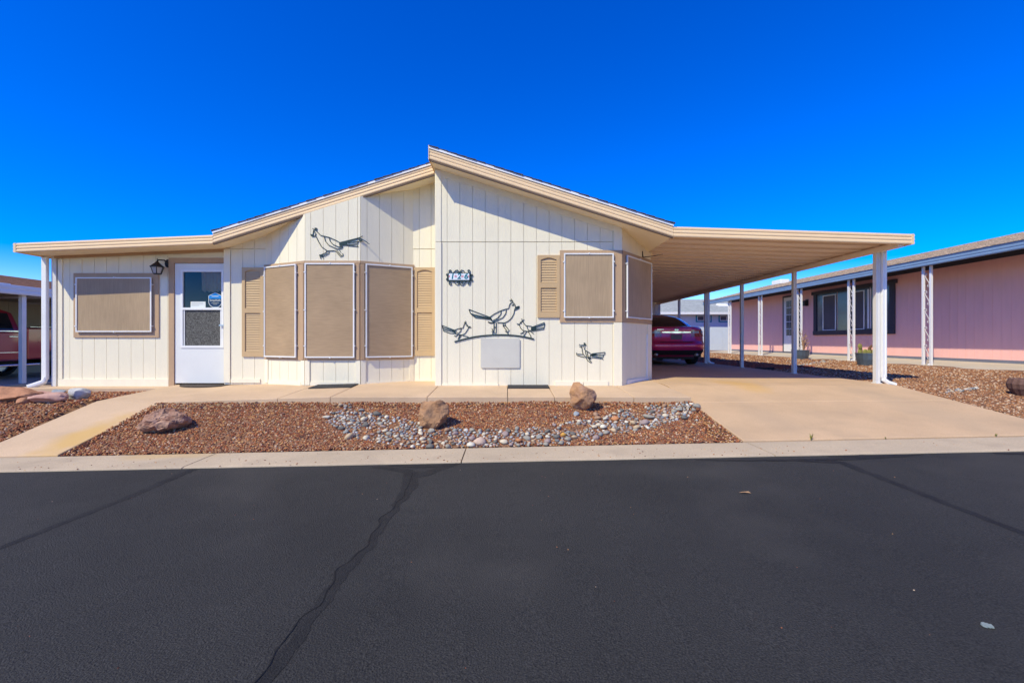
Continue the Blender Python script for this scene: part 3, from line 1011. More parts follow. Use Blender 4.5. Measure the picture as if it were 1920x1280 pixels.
q = MB(); plL.rect(q, W0 + 0.045, W0 + 0.062, WZA + 0.04, 1.226, 0.009, 0.020); q.build('screen_track', 'white_alu', DOOR)
q = MB(); plL.rect(q, W1 - 0.062, W1 - 0.045, WZA + 0.04, 1.226, 0.009, 0.020); q.build('screen_track', 'white_alu', DOOR)
q = MB()
plL.rect(q, D1 - 0.035, D1 - 0.012, 0.90, 1.03, 0.02, 0.035)
plL.rect(q, D1 - 0.12, D1 - 0.02, 0.945, 0.965, 0.045, 0.065)
plL.rect(q, D1 - 0.032, D1 - 0.016, 0.945, 0.965, 0.03, 0.05)
q.build('handle', 'steel', DOOR)
q = MB(); plL.rect(q, W0 + 0.16, W0 + 0.42, 1.266, 1.37, 0.009, 0.011); note = q.build('paper_note', 'paper', DOOR)
# sticker: shield with a blue cap, dark foot and lettering
def shield(s, n0, n1, cx, z0, z1, w, part):
    pts = [(-0.5, 0.78), (0, 1.0), (0.5, 0.78), (0.5, 0.28), (0.36, 0.10), (0.18, 0.0), (-0.18, 0.0), (-0.36, 0.10), (-0.5, 0.28)]
    if part == 'cap': pts = [(-0.5, 0.78), (0, 1.0), (0.5, 0.78), (0.5, 0.58), (-0.5, 0.58)]
    pts = [(cx + x * w * s, lerp(z0, z1, 0.5 + (z - 0.5) * s)) for x, z in pts]
    q_ = MB(); plL.poly(q_, pts, n0, n1); return q_
shield(1.0, 0.0095, 0.0105, W1 - 0.155, 1.267, 1.53, 0.235, 'all').build('sticker', 'paper', DOOR)
shield(0.93, 0.0107, 0.0117, W1 - 0.155, 1.267, 1.53, 0.235, 'all').build('sticker_print', 'sticker_navy', DOOR)
shield(0.93, 0.0119, 0.0127, W1 - 0.155, 1.267, 1.53, 0.235, 'cap').build('sticker_print', 'sticker_blue', DOOR)


def text(name, body, size, m, loc, parent, shear=0.0, width=None, depth=0.001, rot=(math.pi / 2, 0, 0), bold=0.0):
    c = bpy.data.curves.new(name, 'FONT')
    c.body = body; c.size = size; c.align_x = 'CENTER'; c.align_y = 'CENTER'; c.shear = shear; c.extrude = depth; c.resolution_u = 4; c.offset = bold
    t = bpy.data.objects.new(name, c)
    COL.objects.link(t)
    dg = bpy.context.evaluated_depsgraph_get(); dg.update()
    me = bpy.data.meshes.new_from_object(t.evaluated_get(dg))
    COL.objects.unlink(t); bpy.data.objects.remove(t)
    if width:
        xs = [v.co.x for v in me.vertices]; k = width / (max(xs) - min(xs))
        for v in me.vertices: v.co.x *= k
    R = Matrix.LocRotScale(Vector(loc) - OFF[parent], __import__('mathutils').Euler(rot), None)
    me.transform(R)
    me.materials.clear(); me.materials.append(M[m])
    o = bpy.data.objects.new(name, me); COL.objects.link(o); o.parent = parent
    return o


cx = plL.p(W1 - 0.155, 0)[0]
text('sticker_print', 'SimpliSafe', 0.05, 'paper', (cx, YL - 0.0125, 1.392), DOOR, 0, 0.19)
for z, a in ((1.343, 0.13), (1.318, 0.07)):
    q = MB(); plL.rect(q, W1 - 0.155 - a / 2, W1 - 0.155 + a / 2, z, z + 0.009, 0.0119, 0.0126); q.build('sticker_print', 'print_grey', DOOR)
q = MB(); plL.rect(q, W1 - 0.155 - 0.06, W1 - 0.155 + 0.06, 1.458, 1.468, 0.0129, 0.0135); q.build('sticker_print', 'paper', DOOR)
for z, a in ((1.335, 0.20), (1.30, 0.13)):
    q = MB(); plL.rect(q, W0 + 0.18, W0 + 0.18 + a, z, z + 0.008, 0.0112, 0.012); q.build('note_print', 'print_grey', DOOR)
# room behind the glass, its dimness put into near-black wall colour; short curtain
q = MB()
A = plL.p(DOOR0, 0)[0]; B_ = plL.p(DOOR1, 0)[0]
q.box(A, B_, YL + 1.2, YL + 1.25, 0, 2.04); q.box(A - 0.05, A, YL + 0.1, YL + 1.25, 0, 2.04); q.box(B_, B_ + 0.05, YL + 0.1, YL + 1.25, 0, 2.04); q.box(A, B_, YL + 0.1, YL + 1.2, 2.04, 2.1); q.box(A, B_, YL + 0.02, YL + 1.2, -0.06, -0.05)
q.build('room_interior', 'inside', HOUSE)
q = MB(); K = 40; vs = []; fs = []
for i in range(K + 1):
    u = lerp(2.44, 2.86, i / K)
    d = -0.05 + 0.025 * math.sin(i * 1.15)
    vs += [plL.p(u, 1.96, d), plL.p(u + 0.008 * math.sin(i * 1.3), 1.55 + 0.012 * math.sin(i * 0.9), d - 0.01)]
for i in range(K): fs.append((2 * i, 2 * i + 2, 2 * i + 3, 2 * i + 1))
q.add(vs, fs).build('curtain', 'curtain', HOUSE, smooth=True, fix=False)


# --- roofs
def fascia(parent, x0, x1, zf, y, h=0.155, m='fascia', name='fascia', axis='x', ribs=3, sgn=-1):
    """ribbed metal fascia between x0 and x1, bottom edge following zf"""
    prof = [(0.03, 0.0), (0.0, 0.0)]
    for k in range(ribs):
        a, b = k / ribs, (k + 1) / ribs
        w = b - a
        prof += [(-0.006, a + 0.05 * w), (-0.012, a + 0.22 * w), (-0.014, a + 0.5 * w), (-0.012, a + 0.78 * w), (-0.006, a + 0.95 * w)]
    prof += [(0.0, 1.0), (0.03, 1.0)]
    mk = (lambda t, d, z: (t, y + d, z)) if axis == 'x' else (lambda t, d, z: (y + sgn * -1 * d, t, z))
    a = [mk(x0, d, zf(x0) + f * h) for d, f in prof]
    b = [mk(x1, d, zf(x1) + f * h) for d, f in prof]
    return MB().prism(a, b).build(name, m, parent)


def rake(x0, x1, sof, y, tag_, yb, cap=True):
    """front edge of one roof half: dark lower trim, ribbed fascia, white drip edge, shingle courses behind"""
    zf = lambda x: sof(x) - 0.004
    fascia(HOUSE, x0, x1, zf, y, 0.155)
    MB().prism([(x0, y - 0.004, zf(x0) - 0.022), (x1, y - 0.004, zf(x1) - 0.022), (x1, y - 0.004, zf(x1) - 0.002), (x0, y - 0.004, zf(x0) - 0.002)],
               [(x0, y + 0.03, zf(x0) - 0.022), (x1, y + 0.03, zf(x1) - 0.022), (x1, y + 0.03, zf(x1) - 0.002), (x0, y + 0.03, zf(x0) - 0.002)]).build('rake_trim', 'dark_trim', HOUSE)
    z1 = lambda x: zf(x) + 0.157
    MB().prism([(x0, y - 0.026, z1(x0)), (x1, y - 0.026, z1(x1)), (x1, y - 0.026, z1(x1) + 0.034), (x0, y - 0.026, z1(x0) + 0.034)],
               [(x0, y + 0.03, z1(x0)), (x1, y + 0.03, z1(x1)), (x1, y + 0.03, z1(x1) + 0.034), (x0, y + 0.03, z1(x0) + 0.034)]).build('drip_edge', 'drip_white', HOUSE)
    # deck
    MB().prism([(x0, y + 0.032, sof(x0)), (x1, y + 0.032, sof(x1)), (x1, y + 0.032, z1(x1) + 0.02), (x0, y + 0.032, z1(x0) + 0.02)],
               [(x0, yb, sof(x0)), (x1, yb, sof(x1)), (x1, yb, z1(x1) + 0.02), (x0, yb, z1(x0) + 0.02)]).build('roof_deck', 'soffit', HOUSE)
    # shingle courses, each overlapping the one below
    lo, hi = (x0, x1) if sof(x0) < sof(x1) else (x1, x0)
    n = int(abs(x1 - x0) / 0.138)
    for i in range(n):
        a = lerp(lo, hi, i / n); b = lerp(lo, hi, min(1.0, (i + 1.15) / n))
        if i == 0: a += (lo - hi) / abs(lo - hi) * 0.02
        d = random.uniform(-0.010, 0.006)
        z0a = z1(clamp(a, x0, x1)) + 0.035
        z0b = z1(clamp(b, x0, x1)) + 0.035
        MB().prism([(a, y - 0.034 + d, z0a), (a, y - 0.034 + d, z0a + 0.018), (b, y - 0.034 + d, z0b + 0.006), (b, y - 0.034 + d, z0b)],
                   [(a, yb, z0a), (a, yb, z0a + 0.018), (b, yb, z0b + 0.006), (b, yb, z0b)]).build('shingle_course', 'shingle_dark', HOUSE)


rake(-4.81, -1.195, sof_m, YFM, 'left', 18.0)
rake(-1.189, 2.508, sof_r, YFR, 'right', 18.0)
# end of the taller right half facing left above the other roof
MB().prism([(-1.2, YFR - 0.02, 3.43), (-1.2, 18.0, 3.43), (-1.2, 18.0, 3.65), (-1.2, YFR - 0.02, 3.65)],
           [(-1.1895, YFR - 0.02, 3.43), (-1.1895, 18.0, 3.43), (-1.1895, 18.0, 3.65), (-1.1895, YFR - 0.02, 3.65)]).build('ridge_face', 'fascia', HOUSE)
# side-room roof, nearly flat
fascia(HOUSE, -8.05, -4.812, lambda x: sof_l(x) - 0.02, YFM, 0.150)
fascia(HOUSE, YFM - 0.016, 15.2, lambda y: sof_l(-8.05) - 0.02, -8.05, 0.150, axis='y', sgn=-1)
MB().prism([(-8.04, YFM + 0.031, sof_l(-8.04)), (-4.80, YFM + 0.031, sof_l(-4.8)), (-4.80, YFM + 0.031, sof_l(-4.8) + 0.10), (-8.04, YFM + 0.031, sof_l(-8.04) + 0.10)],
           [(-8.04, 15.2, sof_l(-8.04)), (-4.80, 15.2, sof_l(-4.8)), (-4.80, 15.2, sof_l(-4.8) + 0.10), (-8.04, 15.2, sof_l(-8.04) + 0.10)]).build('side_room_roof', 'soffit', HOUSE)
# post and downspout at the left corner
box('corner_post', 'carport_post', HOUSE, -7.925, -7.845, 7.90, 7.98, -0.12, 2.15)
box('downspout', 'white_alu', HOUSE, -8.045, -7.955, 7.84, 7.90, 0.02, 2.14, bevel=0.012)
MB().tube([(-8.0, 7.87, 0.06), (-8.005, 7.85, -0.02), (-8.06, 7.78, -0.06), (-8.13, 7.70, -0.10)], [0.045, 0.046, 0.044, 0.042], 8).build('downspout_elbow', 'white_alu', HOUSE, smooth=False)

# ------------------------------------------------------------------ carport
CP = thing('carport', (4.3, 7.4, 0), 'tan metal carport roof on slim posts over the driveway, joined to the house', 'carport')


def cz(x): return 2.262 - 0.0312 * (x - 2.51)                # bottom edge of the front fascia


fascia(CP, 2.511, 6.145, cz, YFR, 0.158)
fascia(CP, YFR - 0.016, 18.3, lambda y: cz(6.145), 6.145, 0.158, axis='y', sgn=1)
# roof pans: one folded sheet each, laid side by side from front to back
npan = 31
pw = (18.25 - (YFR + 0.035)) / npan
for i in range(npan):
    y0 = YFR + 0.035 + i * pw
    prof = [(0.0, 0.034), (pw * 0.004, -0.022), (pw * 0.10, -0.022), (pw * 0.115, 0.0), (pw * 0.84, 0.0), (pw * 0.845, 0.034), (pw * 0.999, 0.034)]
    q = MB()
    bot = lambda x: cz(x) + 0.072
    vs = []
    for x in (2.53, 6.10):
        vs += [(x, y0 + d, bot(x) + h) for d, h in prof]
    n = len(prof)
    fs = [(k, k + 1, n + k + 1, n + k) for k in range(n - 1)]
    q.add(vs, fs)
    vs2 = [(x, y, z + 0.004) for x, y, z in vs]
    q.add(vs2, [f[::-1] for f in fs])
    q.build('roof_pan', 'pan', CP, fix=False)
q = MB(); q.prism([(2.53, YFR + 0.033, cz(2.53) + 0.125), (6.12, YFR + 0.033, cz(6.12) + 0.125), (6.12, 18.28, cz(6.12) + 0.125), (2.53, 18.28, cz(2.53) + 0.125)],
                  [(2.53, YFR + 0.033, cz(2.53) + 0.135), (6.12, YFR + 0.033, cz(6.12) + 0.135), (6.12, 18.28, cz(6.12) + 0.135), (2.53, 18.28, cz(2.53) + 0.135)])
q.build('roof_cover', 'pan', CP)
box('side_beam', 'pan', CP, 5.955, 6.035, YFR + 0.034, 18.28, 2.118, 2.196)
box('ledger_beam', 'soffit', CP, 2.575, 2.62, 8.25, 18.0, 2.21, 2.30)
for k in range(6):
    y = 7.40 + 2.131 * k
    q = MB()
    x0, x1 = 5.965, 6.035
    # square post with rolled corner grooves
    prof = [(x0, y - 0.035), (x0 + 0.022, y - 0.035), (x0 + 0.026, y - 0.027), (x1 - 0.026, y - 0.027), (x1 - 0.022, y - 0.035), (x1, y - 0.035), (x1, y + 0.035), (x0, y + 0.035)]
    q.prism([(a, b, 0.0) for a, b in prof], [(a, b, 2.118) for a, b in prof])
    q.build('post', 'carport_post', CP)
    q = MB().box(x0 - 0.012, x1 + 0.012, y - 0.055, y + 0.055, -0.002, 0.012); q.build('post_foot', 'carport_post', CP)
for y in (7.36, 13.79):
    q = MB()
    prof = [(6.045, y - 0.03), (6.060, y - 0.03), (6.066, y - 0.023), (6.088, y - 0.023), (6.094, y - 0.03), (6.110, y - 0.03), (6.110, y + 0.025), (6.045, y + 0.025)]
    q.prism([(a, b, 0.10) for a, b in prof], [(a, b, 2.15) for a, b in prof]); d = q.build('downspout', 'white_alu', CP)
    MB().tube([(6.078, y, 0.13), (6.083, y - 0.005, 0.06), (6.14, y - 0.025, 0.01), (6.23, y - 0.055, -0.02)], [0.037, 0.040, 0.038, 0.036], 8).build('elbow', 'white_alu', d)
# store room closing the back of the carport
SR = thing('storage_room', (4.2, 18.4, 0), 'cream panelled storage room at the far end of the carport', 'shed')
siding('wall', Plane(2.6, 18.36, 6.15, 18.36), 0, 3.55, 0, lambda u: 2.25, [0.3 * k for k in range(1, 12)], parent=SR)
siding('wall', Plane(6.15, 18.36, 6.15, 21), 0, 2.64, 0, lambda u: 2.25, [0.3 * k for k in range(1, 9)], parent=SR)
box('roof', 'pan', SR, 2.5, 6.25, 18.31, 21.1, 2.252, 2.30)

# ------------------------------------------------------------------ sedan under the carport
CAR = thing('sedan', (4.60, 12.35, 0.0), 'dark red four-door sedan parked nose-in under the carport', 'car')
CX, CY = 4.60, 12.35


def outline(w, y0, y1, rx, ry, fx, fy, n=14):
    """closed plan outline, starting at the middle of the tail, clockwise"""
    pts = []
    m_ = 10
    for i in range(m_): pts.append((lerp(0, w - rx, i / m_), y0 + 0.0))
    for i in range(n + 1):
        a = math.pi / 2 * i / n
        pts.append((w - rx + rx * math.sin(a), y0 + ry - ry * math.cos(a)))
    for i in range(1, 12): pts.append((w, lerp(y0 + ry, y1 - fy, i / 12)))
    for i in range(n + 1):
        a = math.pi / 2 * i / n
        pts.append((w - fx + fx * math.cos(a), y1 - fy + fy * math.sin(a)))
    for i in range(1, m_ + 1): pts.append((lerp(w - fx, 0, i / m_), y1))
    full = pts + [(-x, y) for x, y in pts[-2:0:-1]]
    # gentle bow of the tail
    return [(x, y + 0.10 * (abs(x) / max(w, 1e-6)) ** 2 * max(0, 1 - (y - y0) / 0.6) * 0.6) for x, y in full]


def loft(levels, warp=None):
    rings = []
    for z, w, y0, y1, rx, ry in levels:
        r = [(x, y, z) for x, y in outline(w, y0, y1, rx, ry, min(0.5, w * 0.7), 0.45)]
        if warp: r = [warp(*p_) for p_ in r]
        rings.append(r)
    return rings


def loft_mesh(rings, cap0=True, cap1=True, i0=None, i1=None):
    n = len(rings[0])
    vs = [(CX + x, CY + y, z) for r in rings for x, y, z in r]
    fs = []
    rng_ = range(n) if i0 is None else [k % n for k in range(i0, i1)]
    for j in range(len(rings) - 1):
        for k in rng_:
            k2 = (k + 1) % n
            fs.append((j * n + k, j * n + k2, (j + 1) * n + k2, (j + 1) * n + k))
    if i0 is None:
        if cap0: fs.append(tuple(range(n))[::-1])
        if cap1: fs.append(tuple((len(rings) - 1) * n + k for k in range(n)))
    return MB().add(vs, fs)


def body_warp(x, y, z):
    if z > 0.7:
        k = sstep((y - 3.0) / 1.5)
        z = z - k * (z - 0.70) * 0.62
    return x, y, z


BL = [(0.23, 0.74, 0.22, 4.62, 0.4, 0.45), (0.28, 0.82, 0.10, 4.74, 0.42, 0.50), (0.36, 0.885, 0.04, 4.79, 0.42, 0.52), (0.46, 0.91, 0.005, 4.80, 0.42, 0.52),
      (0.56, 0.915, 0.0, 4.80, 0.42, 0.52), (0.615, 0.915, 0.008, 4.80, 0.42, 0.52), (0.635, 0.912, 0.035, 4.80, 0.42, 0.52), (0.70, 0.905, 0.055, 4.79, 0.42, 0.52),
      (0.80, 0.90, 0.070, 4.77, 0.40, 0.52), (0.90, 0.885, 0.075, 4.74, 0.38, 0.50), (0.97, 0.865, 0.075, 4.70, 0.36, 0.48), (1.025, 0.835, 0.070, 4.66, 0.36, 0.46), (1.055, 0.80, 0.085, 4.60, 0.36, 0.44),
      (1.072, 0.74, 0.15, 4.5, 0.34, 0.40), (1.085, 0.62, 0.32, 4.3, 0.30, 0.34), (1.09, 0.40, 0.55, 4.0, 0.2, 0.25)]
RB = loft(BL, body_warp)
NB = len(RB[0])
body = loft_mesh(RB).build('body', 'car_paint', CAR, smooth=True)
GL = [(1.05, 0.775, 0.52, 3.75, 0.35, 0.40), (1.12, 0.755, 0.66, 3.50, 0.35, 0.40), (1.24, 0.705, 0.93, 3.10, 0.33, 0.40), (1.34, 0.655, 1.20, 2.78, 0.32, 0.40), (1.41, 0.60, 1.45, 2.56, 0.30, 0.38), (1.45, 0.53, 1.66, 2.42, 0.28, 0.34), (1.472, 0.40, 1.85, 2.3, 0.2, 0.28), (1.478, 0.2, 2.0, 2.2, 0.1, 0.1)]
RG = loft(GL)
loft_mesh(RG, cap0=False).build('cabin', 'car_paint', CAR, smooth=True)


def patch(rings, levs, spans, name, m, parent, push=0.006, smooth=True):
    """a panel lying just proud of the lofted shell, over a range of outline steps"""
    sel = [rings[j] for j in levs]
    n = len(sel[0])
    cx_ = sum(p_[0] for p_ in sel[0]) / n; cy_ = sum(p_[1] for p_ in sel[0]) / n
    q_ = MB(); vs = []; fs = []
    idx = [k % n for k in range(spans[0], spans[1] + 1)]
    for r in sel:
        for k in idx:
            x, y, z = r[k]
            a, b = r[(k - 1) % n], r[(k + 1) % n]
            t = Vector((b[0] - a[0], b[1] - a[1], 0)).normalized()
            nn = Vector((t.y, -t.x, 0))
            vs.append((CX + x + nn.x * push, CY + y + nn.y * push, z + push * 0.4))
    w = len(idx)
    for j in range(len(sel) - 1):
        for k in range(w - 1):
            fs.append((j * w + k, j * w + k + 1, (j + 1) * w + k + 1, (j + 1) * w + k))
    return q_.add(vs, fs).build(name, m, parent, smooth=smooth, fix=False)


def mid(rings, j, t): return [tuple(lerp(a, b, t) for a, b in zip(p_, q_)) for p_, q_ in zip(rings[j], rings[j + 1])]


# finer rings so panels can start between levels
def ring_at(rings, levels, z):
    for j in range(len(levels) - 1):
        if levels[j][0] <= z <= levels[j + 1][0]:
            return mid(rings, j, (z - levels[j][0]) / (levels[j + 1][0] - levels[j][0]))


R_low = [ring_at(RB, BL, z) for z in (0.235, 0.29, 0.35, 0.42)]
patch(R_low, range(4), (-22, 22), 'rear_valance', 'black_plastic', CAR, 0.008)
R_l = [ring_at(RB, BL, z) for z in (0.79, 0.84, 0.90, 0.95, 0.975)]
R_r = [ring_at(RB, BL, z) for z in (0.795, 0.82, 0.85)]
R_c = [ring_at(RB, BL, z) for z in (0.88, 0.915, 0.945)]
for sg in (1, -1):
    sp = (8, 24) if sg == 1 else (-24, -8)
    tl = patch(R_l, range(5), sp, 'tail_light', 'lamp_red', CAR, 0.008)
    patch(R_r, range(3), (13, 23) if sg == 1 else (-23, -13), 'reflector', 'lamp_red', tl, 0.016)
    patch(R_c, range(3), (9, 13) if sg == 1 else (-13, -9), 'clear_lens', 'lamp_clear', tl, 0.016)
    patch(R_c, range(3), (15, 20) if sg == 1 else (-20, -15), 'clear_lens', 'lamp_clear', tl, 0.016)
# boot lid: proud panel with a shut line round it
R_t = [ring_at(RB, BL, z) for z in (0.66, 0.72, 0.80, 0.90, 0.97, 1.02, 1.05)]
patch(R_t, range(7), (-8, 8), 'boot_lid', 'car_paint', CAR, 0.010)
R_gap = [ring_at(RB, BL, z) for z in (0.645, 0.652, 0.66)]
patch(R_gap, range(3), (-9, 9), 'shut_line', 'black_plastic', CAR, 0.004)
ymid = CY + 0.075
q = MB(); K = 12
for i in range(K):
    xa, xb = lerp(-0.39, 0.39, i / K), lerp(-0.39, 0.39, (i + 1) / K)
    ha = 0.012 + 0.016 * (1 - abs(xa) / 0.39); hb = 0.012 + 0.016 * (1 - abs(xb) / 0.39)
    ya, yb2 = ymid + 0.06 * (xa / 0.9) ** 2 - 0.03, ymid + 0.06 * (xb / 0.9) ** 2 - 0.03
    q.prism([(CX + xa, ya, 0.915 - ha), (CX + xb, yb2, 0.915 - hb), (CX + xb, yb2, 0.915 + hb), (CX + xa, ya, 0.915 + ha)],
            [(CX + xa, ya + 0.03, 0.915 - ha), (CX + xb, yb2 + 0.03, 0.915 - hb), (CX + xb, yb2 + 0.03, 0.915 + hb), (CX + xa, ya + 0.03, 0.915 + ha)])
q.build('chrome_bar', 'chrome', CAR)
q = MB(); q.tube([(CX + 0.046 * math.cos(a * math.pi / 9), ymid - 0.022, 0.985 + 0.040 * math.sin(a * math.pi / 9)) for a in range(19)], 0.0075, 6, caps=False)
bd = q.build('badge', 'chrome', CAR, smooth=True)
box('badge_bar', 'chrome', bd, CX - 0.052, CX + 0.052, ymid - 0.030, ymid - 0.016, 0.977, 0.993)
box('badge_disc', 'black_plastic', bd, CX - 0.03, CX + 0.03, ymid - 0.018, ymid - 0.008, 0.957, 1.013)
box('licence_plate', 'plate_grey', CAR, CX - 0.155, CX + 0.155, ymid - 0.03, ymid - 0.005, 0.715, 0.855, bevel=0.006)
box('model_lettering', 'chrome', CAR, CX - 0.52, CX - 0.34, ymid - 0.005, ymid + 0.03, 0.985, 0.998)
R_g = [ring_at(RG, GL, z) for z in (1.085, 1.14, 1.20, 1.27, 1.34, 1.395)]
patch(R_g, range(6), (-13, 13), 'rear_window', 'car_glass', CAR, 0.008)
R_s = [ring_at(RG, GL, z) for z in (1.10, 1.2, 1.30, 1.36)]
patch(R_s, range(4), (26, 37), 'side_window', 'car_glass', CAR, 0.006)
patch(R_s, range(4), (-37, -26), 'side_window', 'car_glass', CAR, 0.006)
patch(R_g, range(1, 6), (40, 62), 'windscreen', 'car_glass', CAR, 0.008)


def wheel(parent, x, y, r, w, cz_, side, rimm='steel'):
    prof = [(r - 0.12, -w / 2), (r - 0.03, -w / 2), (r - 0.006, -w / 2 + 0.02), (r, -w / 2 + 0.05), (r, w / 2 - 0.05), (r - 0.006, w / 2 - 0.02), (r - 0.03, w / 2), (r - 0.12, w / 2)]
    n = 28
    vs = [(x + d, y + a * math.cos(2 * math.pi * k / n), cz_ + a * math.sin(2 * math.pi * k / n)) for a, d in prof for k in range(n)]
    fs = [(j * n + k, j * n + (k + 1) % n, (j + 1) * n + (k + 1) % n, (j + 1) * n + k) for j in range(len(prof) - 1) for k in range(n)]
    wh = MB().add(vs, fs).build('wheel', 'tyre', parent, smooth=True)
    q_ = MB()
    ro = r - 0.115
    xo = x + side * (w / 2 - 0.03)
    vs = [(xo + side * d, y + a * math.cos(2 * math.pi * k / n), cz_ + a * math.sin(2 * math.pi * k / n)) for a, d in ((ro, 0.015), (ro - 0.03, 0.0), (ro - 0.035, -0.06)) for k in range(n)]
    q_.add(vs, [(j * n + k, j * n + (k + 1) % n, (j + 1) * n + (k + 1) % n, (j + 1) * n + k) for j in range(2) for k in range(n)])
    q_.add([(x - side * 0.02, y + ro * math.cos(2 * math.pi * k / n), cz_ + ro * math.sin(2 * math.pi * k / n)) for k in range(n)], [tuple(range(n))])
    for s_ in range(5):
        a = 2 * math.pi * s_ / 5 + 0.3
        c, s2_ = math.cos(a), math.sin(a)
        q_.tube([(xo, y + 0.03 * c, cz_ + 0.03 * s2_), (xo, y + (ro - 0.02) * c, cz_ + (ro - 0.02) * s2_)], [0.03, 0.022], 6)
    q_.build('rim', rimm, wh)
    return wh


for y in (1.02, 3.80):
    for sg in (-1, 1):
        wheel(CAR, CX + sg * 0.785, CY + y, 0.325, 0.225, 0.325, sg)
        q = MB(); n = 20
        pts = [(CY + y + 0.39 * math.cos(math.pi * k / n), 0.34 + 0.38 * math.sin(math.pi * k / n)) for k in range(n + 1)] + [(CY + y - 0.39, 0.22), (CY + y + 0.39, 0.22)]
        q.prism([(CX + sg * 0.60, a, b) for a, b in pts], [(CX + sg * 0.918, a, b) for a, b in pts]).build('wheel_arch', 'black_plastic', CAR)
for sg in (-1, 1):
    MB().tube([(CX + sg * 0.55, CY + 0.03, 0.30), (CX + sg * 0.55, CY + 0.25, 0.30)], 0.045, 12).build('exhaust', 'steel', CAR, smooth=True)
    q = MB().box(CX + sg * 0.86 - 0.02, CX + sg * 0.86 + sg * 0.20 + 0.02, CY + 3.0, CY + 3.12, 1.0, 1.13); q.build('door_mirror', 'car_paint', CAR, bevel=0.03)
box('underbody', 'black_plastic', CAR, CX - 0.62, CX + 0.62, CY + 0.4, CY + 4.4, 0.17, 0.30)

# ------------------------------------------------------------------ things on the walls
def zoomed(x0, y0, s, Y):
    return lambda p_: ((x0 + p_[0] / s - 952) * Y / 853, 0.70 - (y0 + p_[1] / s - 637.5) * Y / 853)


def wall_art(root, name, lines, fills, conv, Y, w, m='art_green', parent=None):
    q_ = MB()
    for L_ in lines:
        ww = w
        if isinstance(L_, tuple): ww, L_ = L_
        q_.ribbon([conv(p_) for p_ in L_], ww, Y - 0.004, Y + 0.002)
    for f in fills:
        P_ = [conv(p_) for p_ in f]
        q_.prism([(x, Y - 0.005, z) for x, z in P_], [(x, Y + 0.001, z) for x, z in P_])
    return q_.build(name, m, root)


c1 = zoomed(820, 550, 8.533, YR - 0.019)
art = thing('roadrunner_wall_art', (-0.05, YR - 0.019, 0.85), 'dark green cut-metal adult roadrunner with two chicks on an arched bar', 'wall art', 'metal roadrunner wall decorations')
wall_art(art, 'adult_bird', [
    [(505, 255), (620, 300), (840, 380)], [(505, 255), (530, 320), (610, 388), (720, 400), (830, 412)], [(530, 320), (620, 345), (830, 392)], [(555, 352), (625, 366), (830, 402)],
    [(840, 380), (900, 335), (960, 303), (1020, 275), (1080, 255), (1140, 240), (1155, 180), (1180, 150), (1210, 142), (1245, 182)],
    [(1022, 275), (1015, 330), (970, 390), (880, 440), (840, 380)], [(1102, 262), (1095, 320), (1050, 385), (960, 430), (870, 470), (810, 455)],
    [(1240, 185), (1252, 220), (1235, 262), (1225, 320), (1190, 390), (1130, 445), (1075, 470), (960, 466)], [(830, 400), (880, 442)], [(810, 455), (850, 476), (920, 462)],
    [(1235, 270), (1310, 235)], [(1210, 142), (1195, 118), (1155, 110)], [(1207, 128), (1183, 88)],
    [(905, 465), (905, 600), (888, 630), (885, 670)], [(942, 465), (940, 632), (905, 632)], [(905, 540), (940, 540)], [(872, 560), (890, 600), (868, 612)],
    [(1050, 475), (1052, 520), (1115, 602)], [(1080, 475), (1085, 510), (1150, 592), (1130, 612), (1130, 665)], [(1050, 512), (1085, 512)], [(1085, 600), (1122, 628)]],
    [[(1255, 213), (1312, 198), (1316, 222), (1260, 246)], [(1188, 186), (1222, 168), (1230, 190), (1194, 198)], [(820, 375), (858, 385), (885, 438), (835, 410)]], c1, YR - 0.019, 0.0115, parent=art)
wall_art(art, 'chick', [
    [(75, 510), (190, 555), (280, 588)], [(75, 510), (100, 600), (210, 637), (300, 642)], [(88, 545), (290, 602)], [(97, 575), (295, 622)],
    [(270, 588), (330, 565), (380, 555), (408, 555), (430, 492), (455, 476), (490, 518), (500, 545), (470, 602), (440, 642), (400, 662), (330, 657), (300, 642)],
    [(382, 556), (375, 602), (330, 642), (300, 602)], [(455, 476), (430, 464)], [(460, 472), (450, 440)], [(440, 480), (438, 455)],
    [(330, 657), (290, 690)], [(362, 660), (330, 735)], [(385, 662), (345, 722)], [(402, 672), (480, 690), (505, 702)], [(270, 675), (300, 690)]],
    [[(493, 528), (522, 524), (545, 548), (500, 547)], [(458, 505), (480, 500), (488, 522), (466, 524)], [(230, 582), (285, 588), (300, 640), (240, 612)]], c1, YR - 0.019, 0.010, parent=art)
wall_art(art, 'chick', [
    [(1270, 485), (1310, 497), (1325, 470)], [(1325, 470), (1340, 447), (1375, 455), (1395, 495), (1420, 515), (1500, 525), (1530, 540)],
    [(1310, 497), (1330, 550), (1370, 592), (1440, 606), (1500, 592)], [(1510, 540), (1715, 465), (1720, 490), (1702, 572), (1520, 602)], [(1520, 560), (1720, 492)], [(1520, 582), (1712, 540)],
    [(1430, 515), (1440, 560), (1482, 602)], [(1505, 540), (1500, 592)], [(1355, 442), (1350, 400)], [(1362, 442), (1390, 415)],
    [(1390, 610), (1330, 647)], [(1430, 606), (1378, 685)], [(1450, 606), (1490, 670), (1500, 708)], [(1490, 602), (1542, 647)], [(1330, 640), (1370, 635)]],
    [[(1505, 540), (1580, 512), (1580, 590), (1505, 598)], [(1325, 462), (1345, 458), (1350, 478), (1330, 480)], [(1270, 482), (1310, 488), (1312, 502), (1285, 500)]], c1, YR - 0.019, 0.010, parent=art)
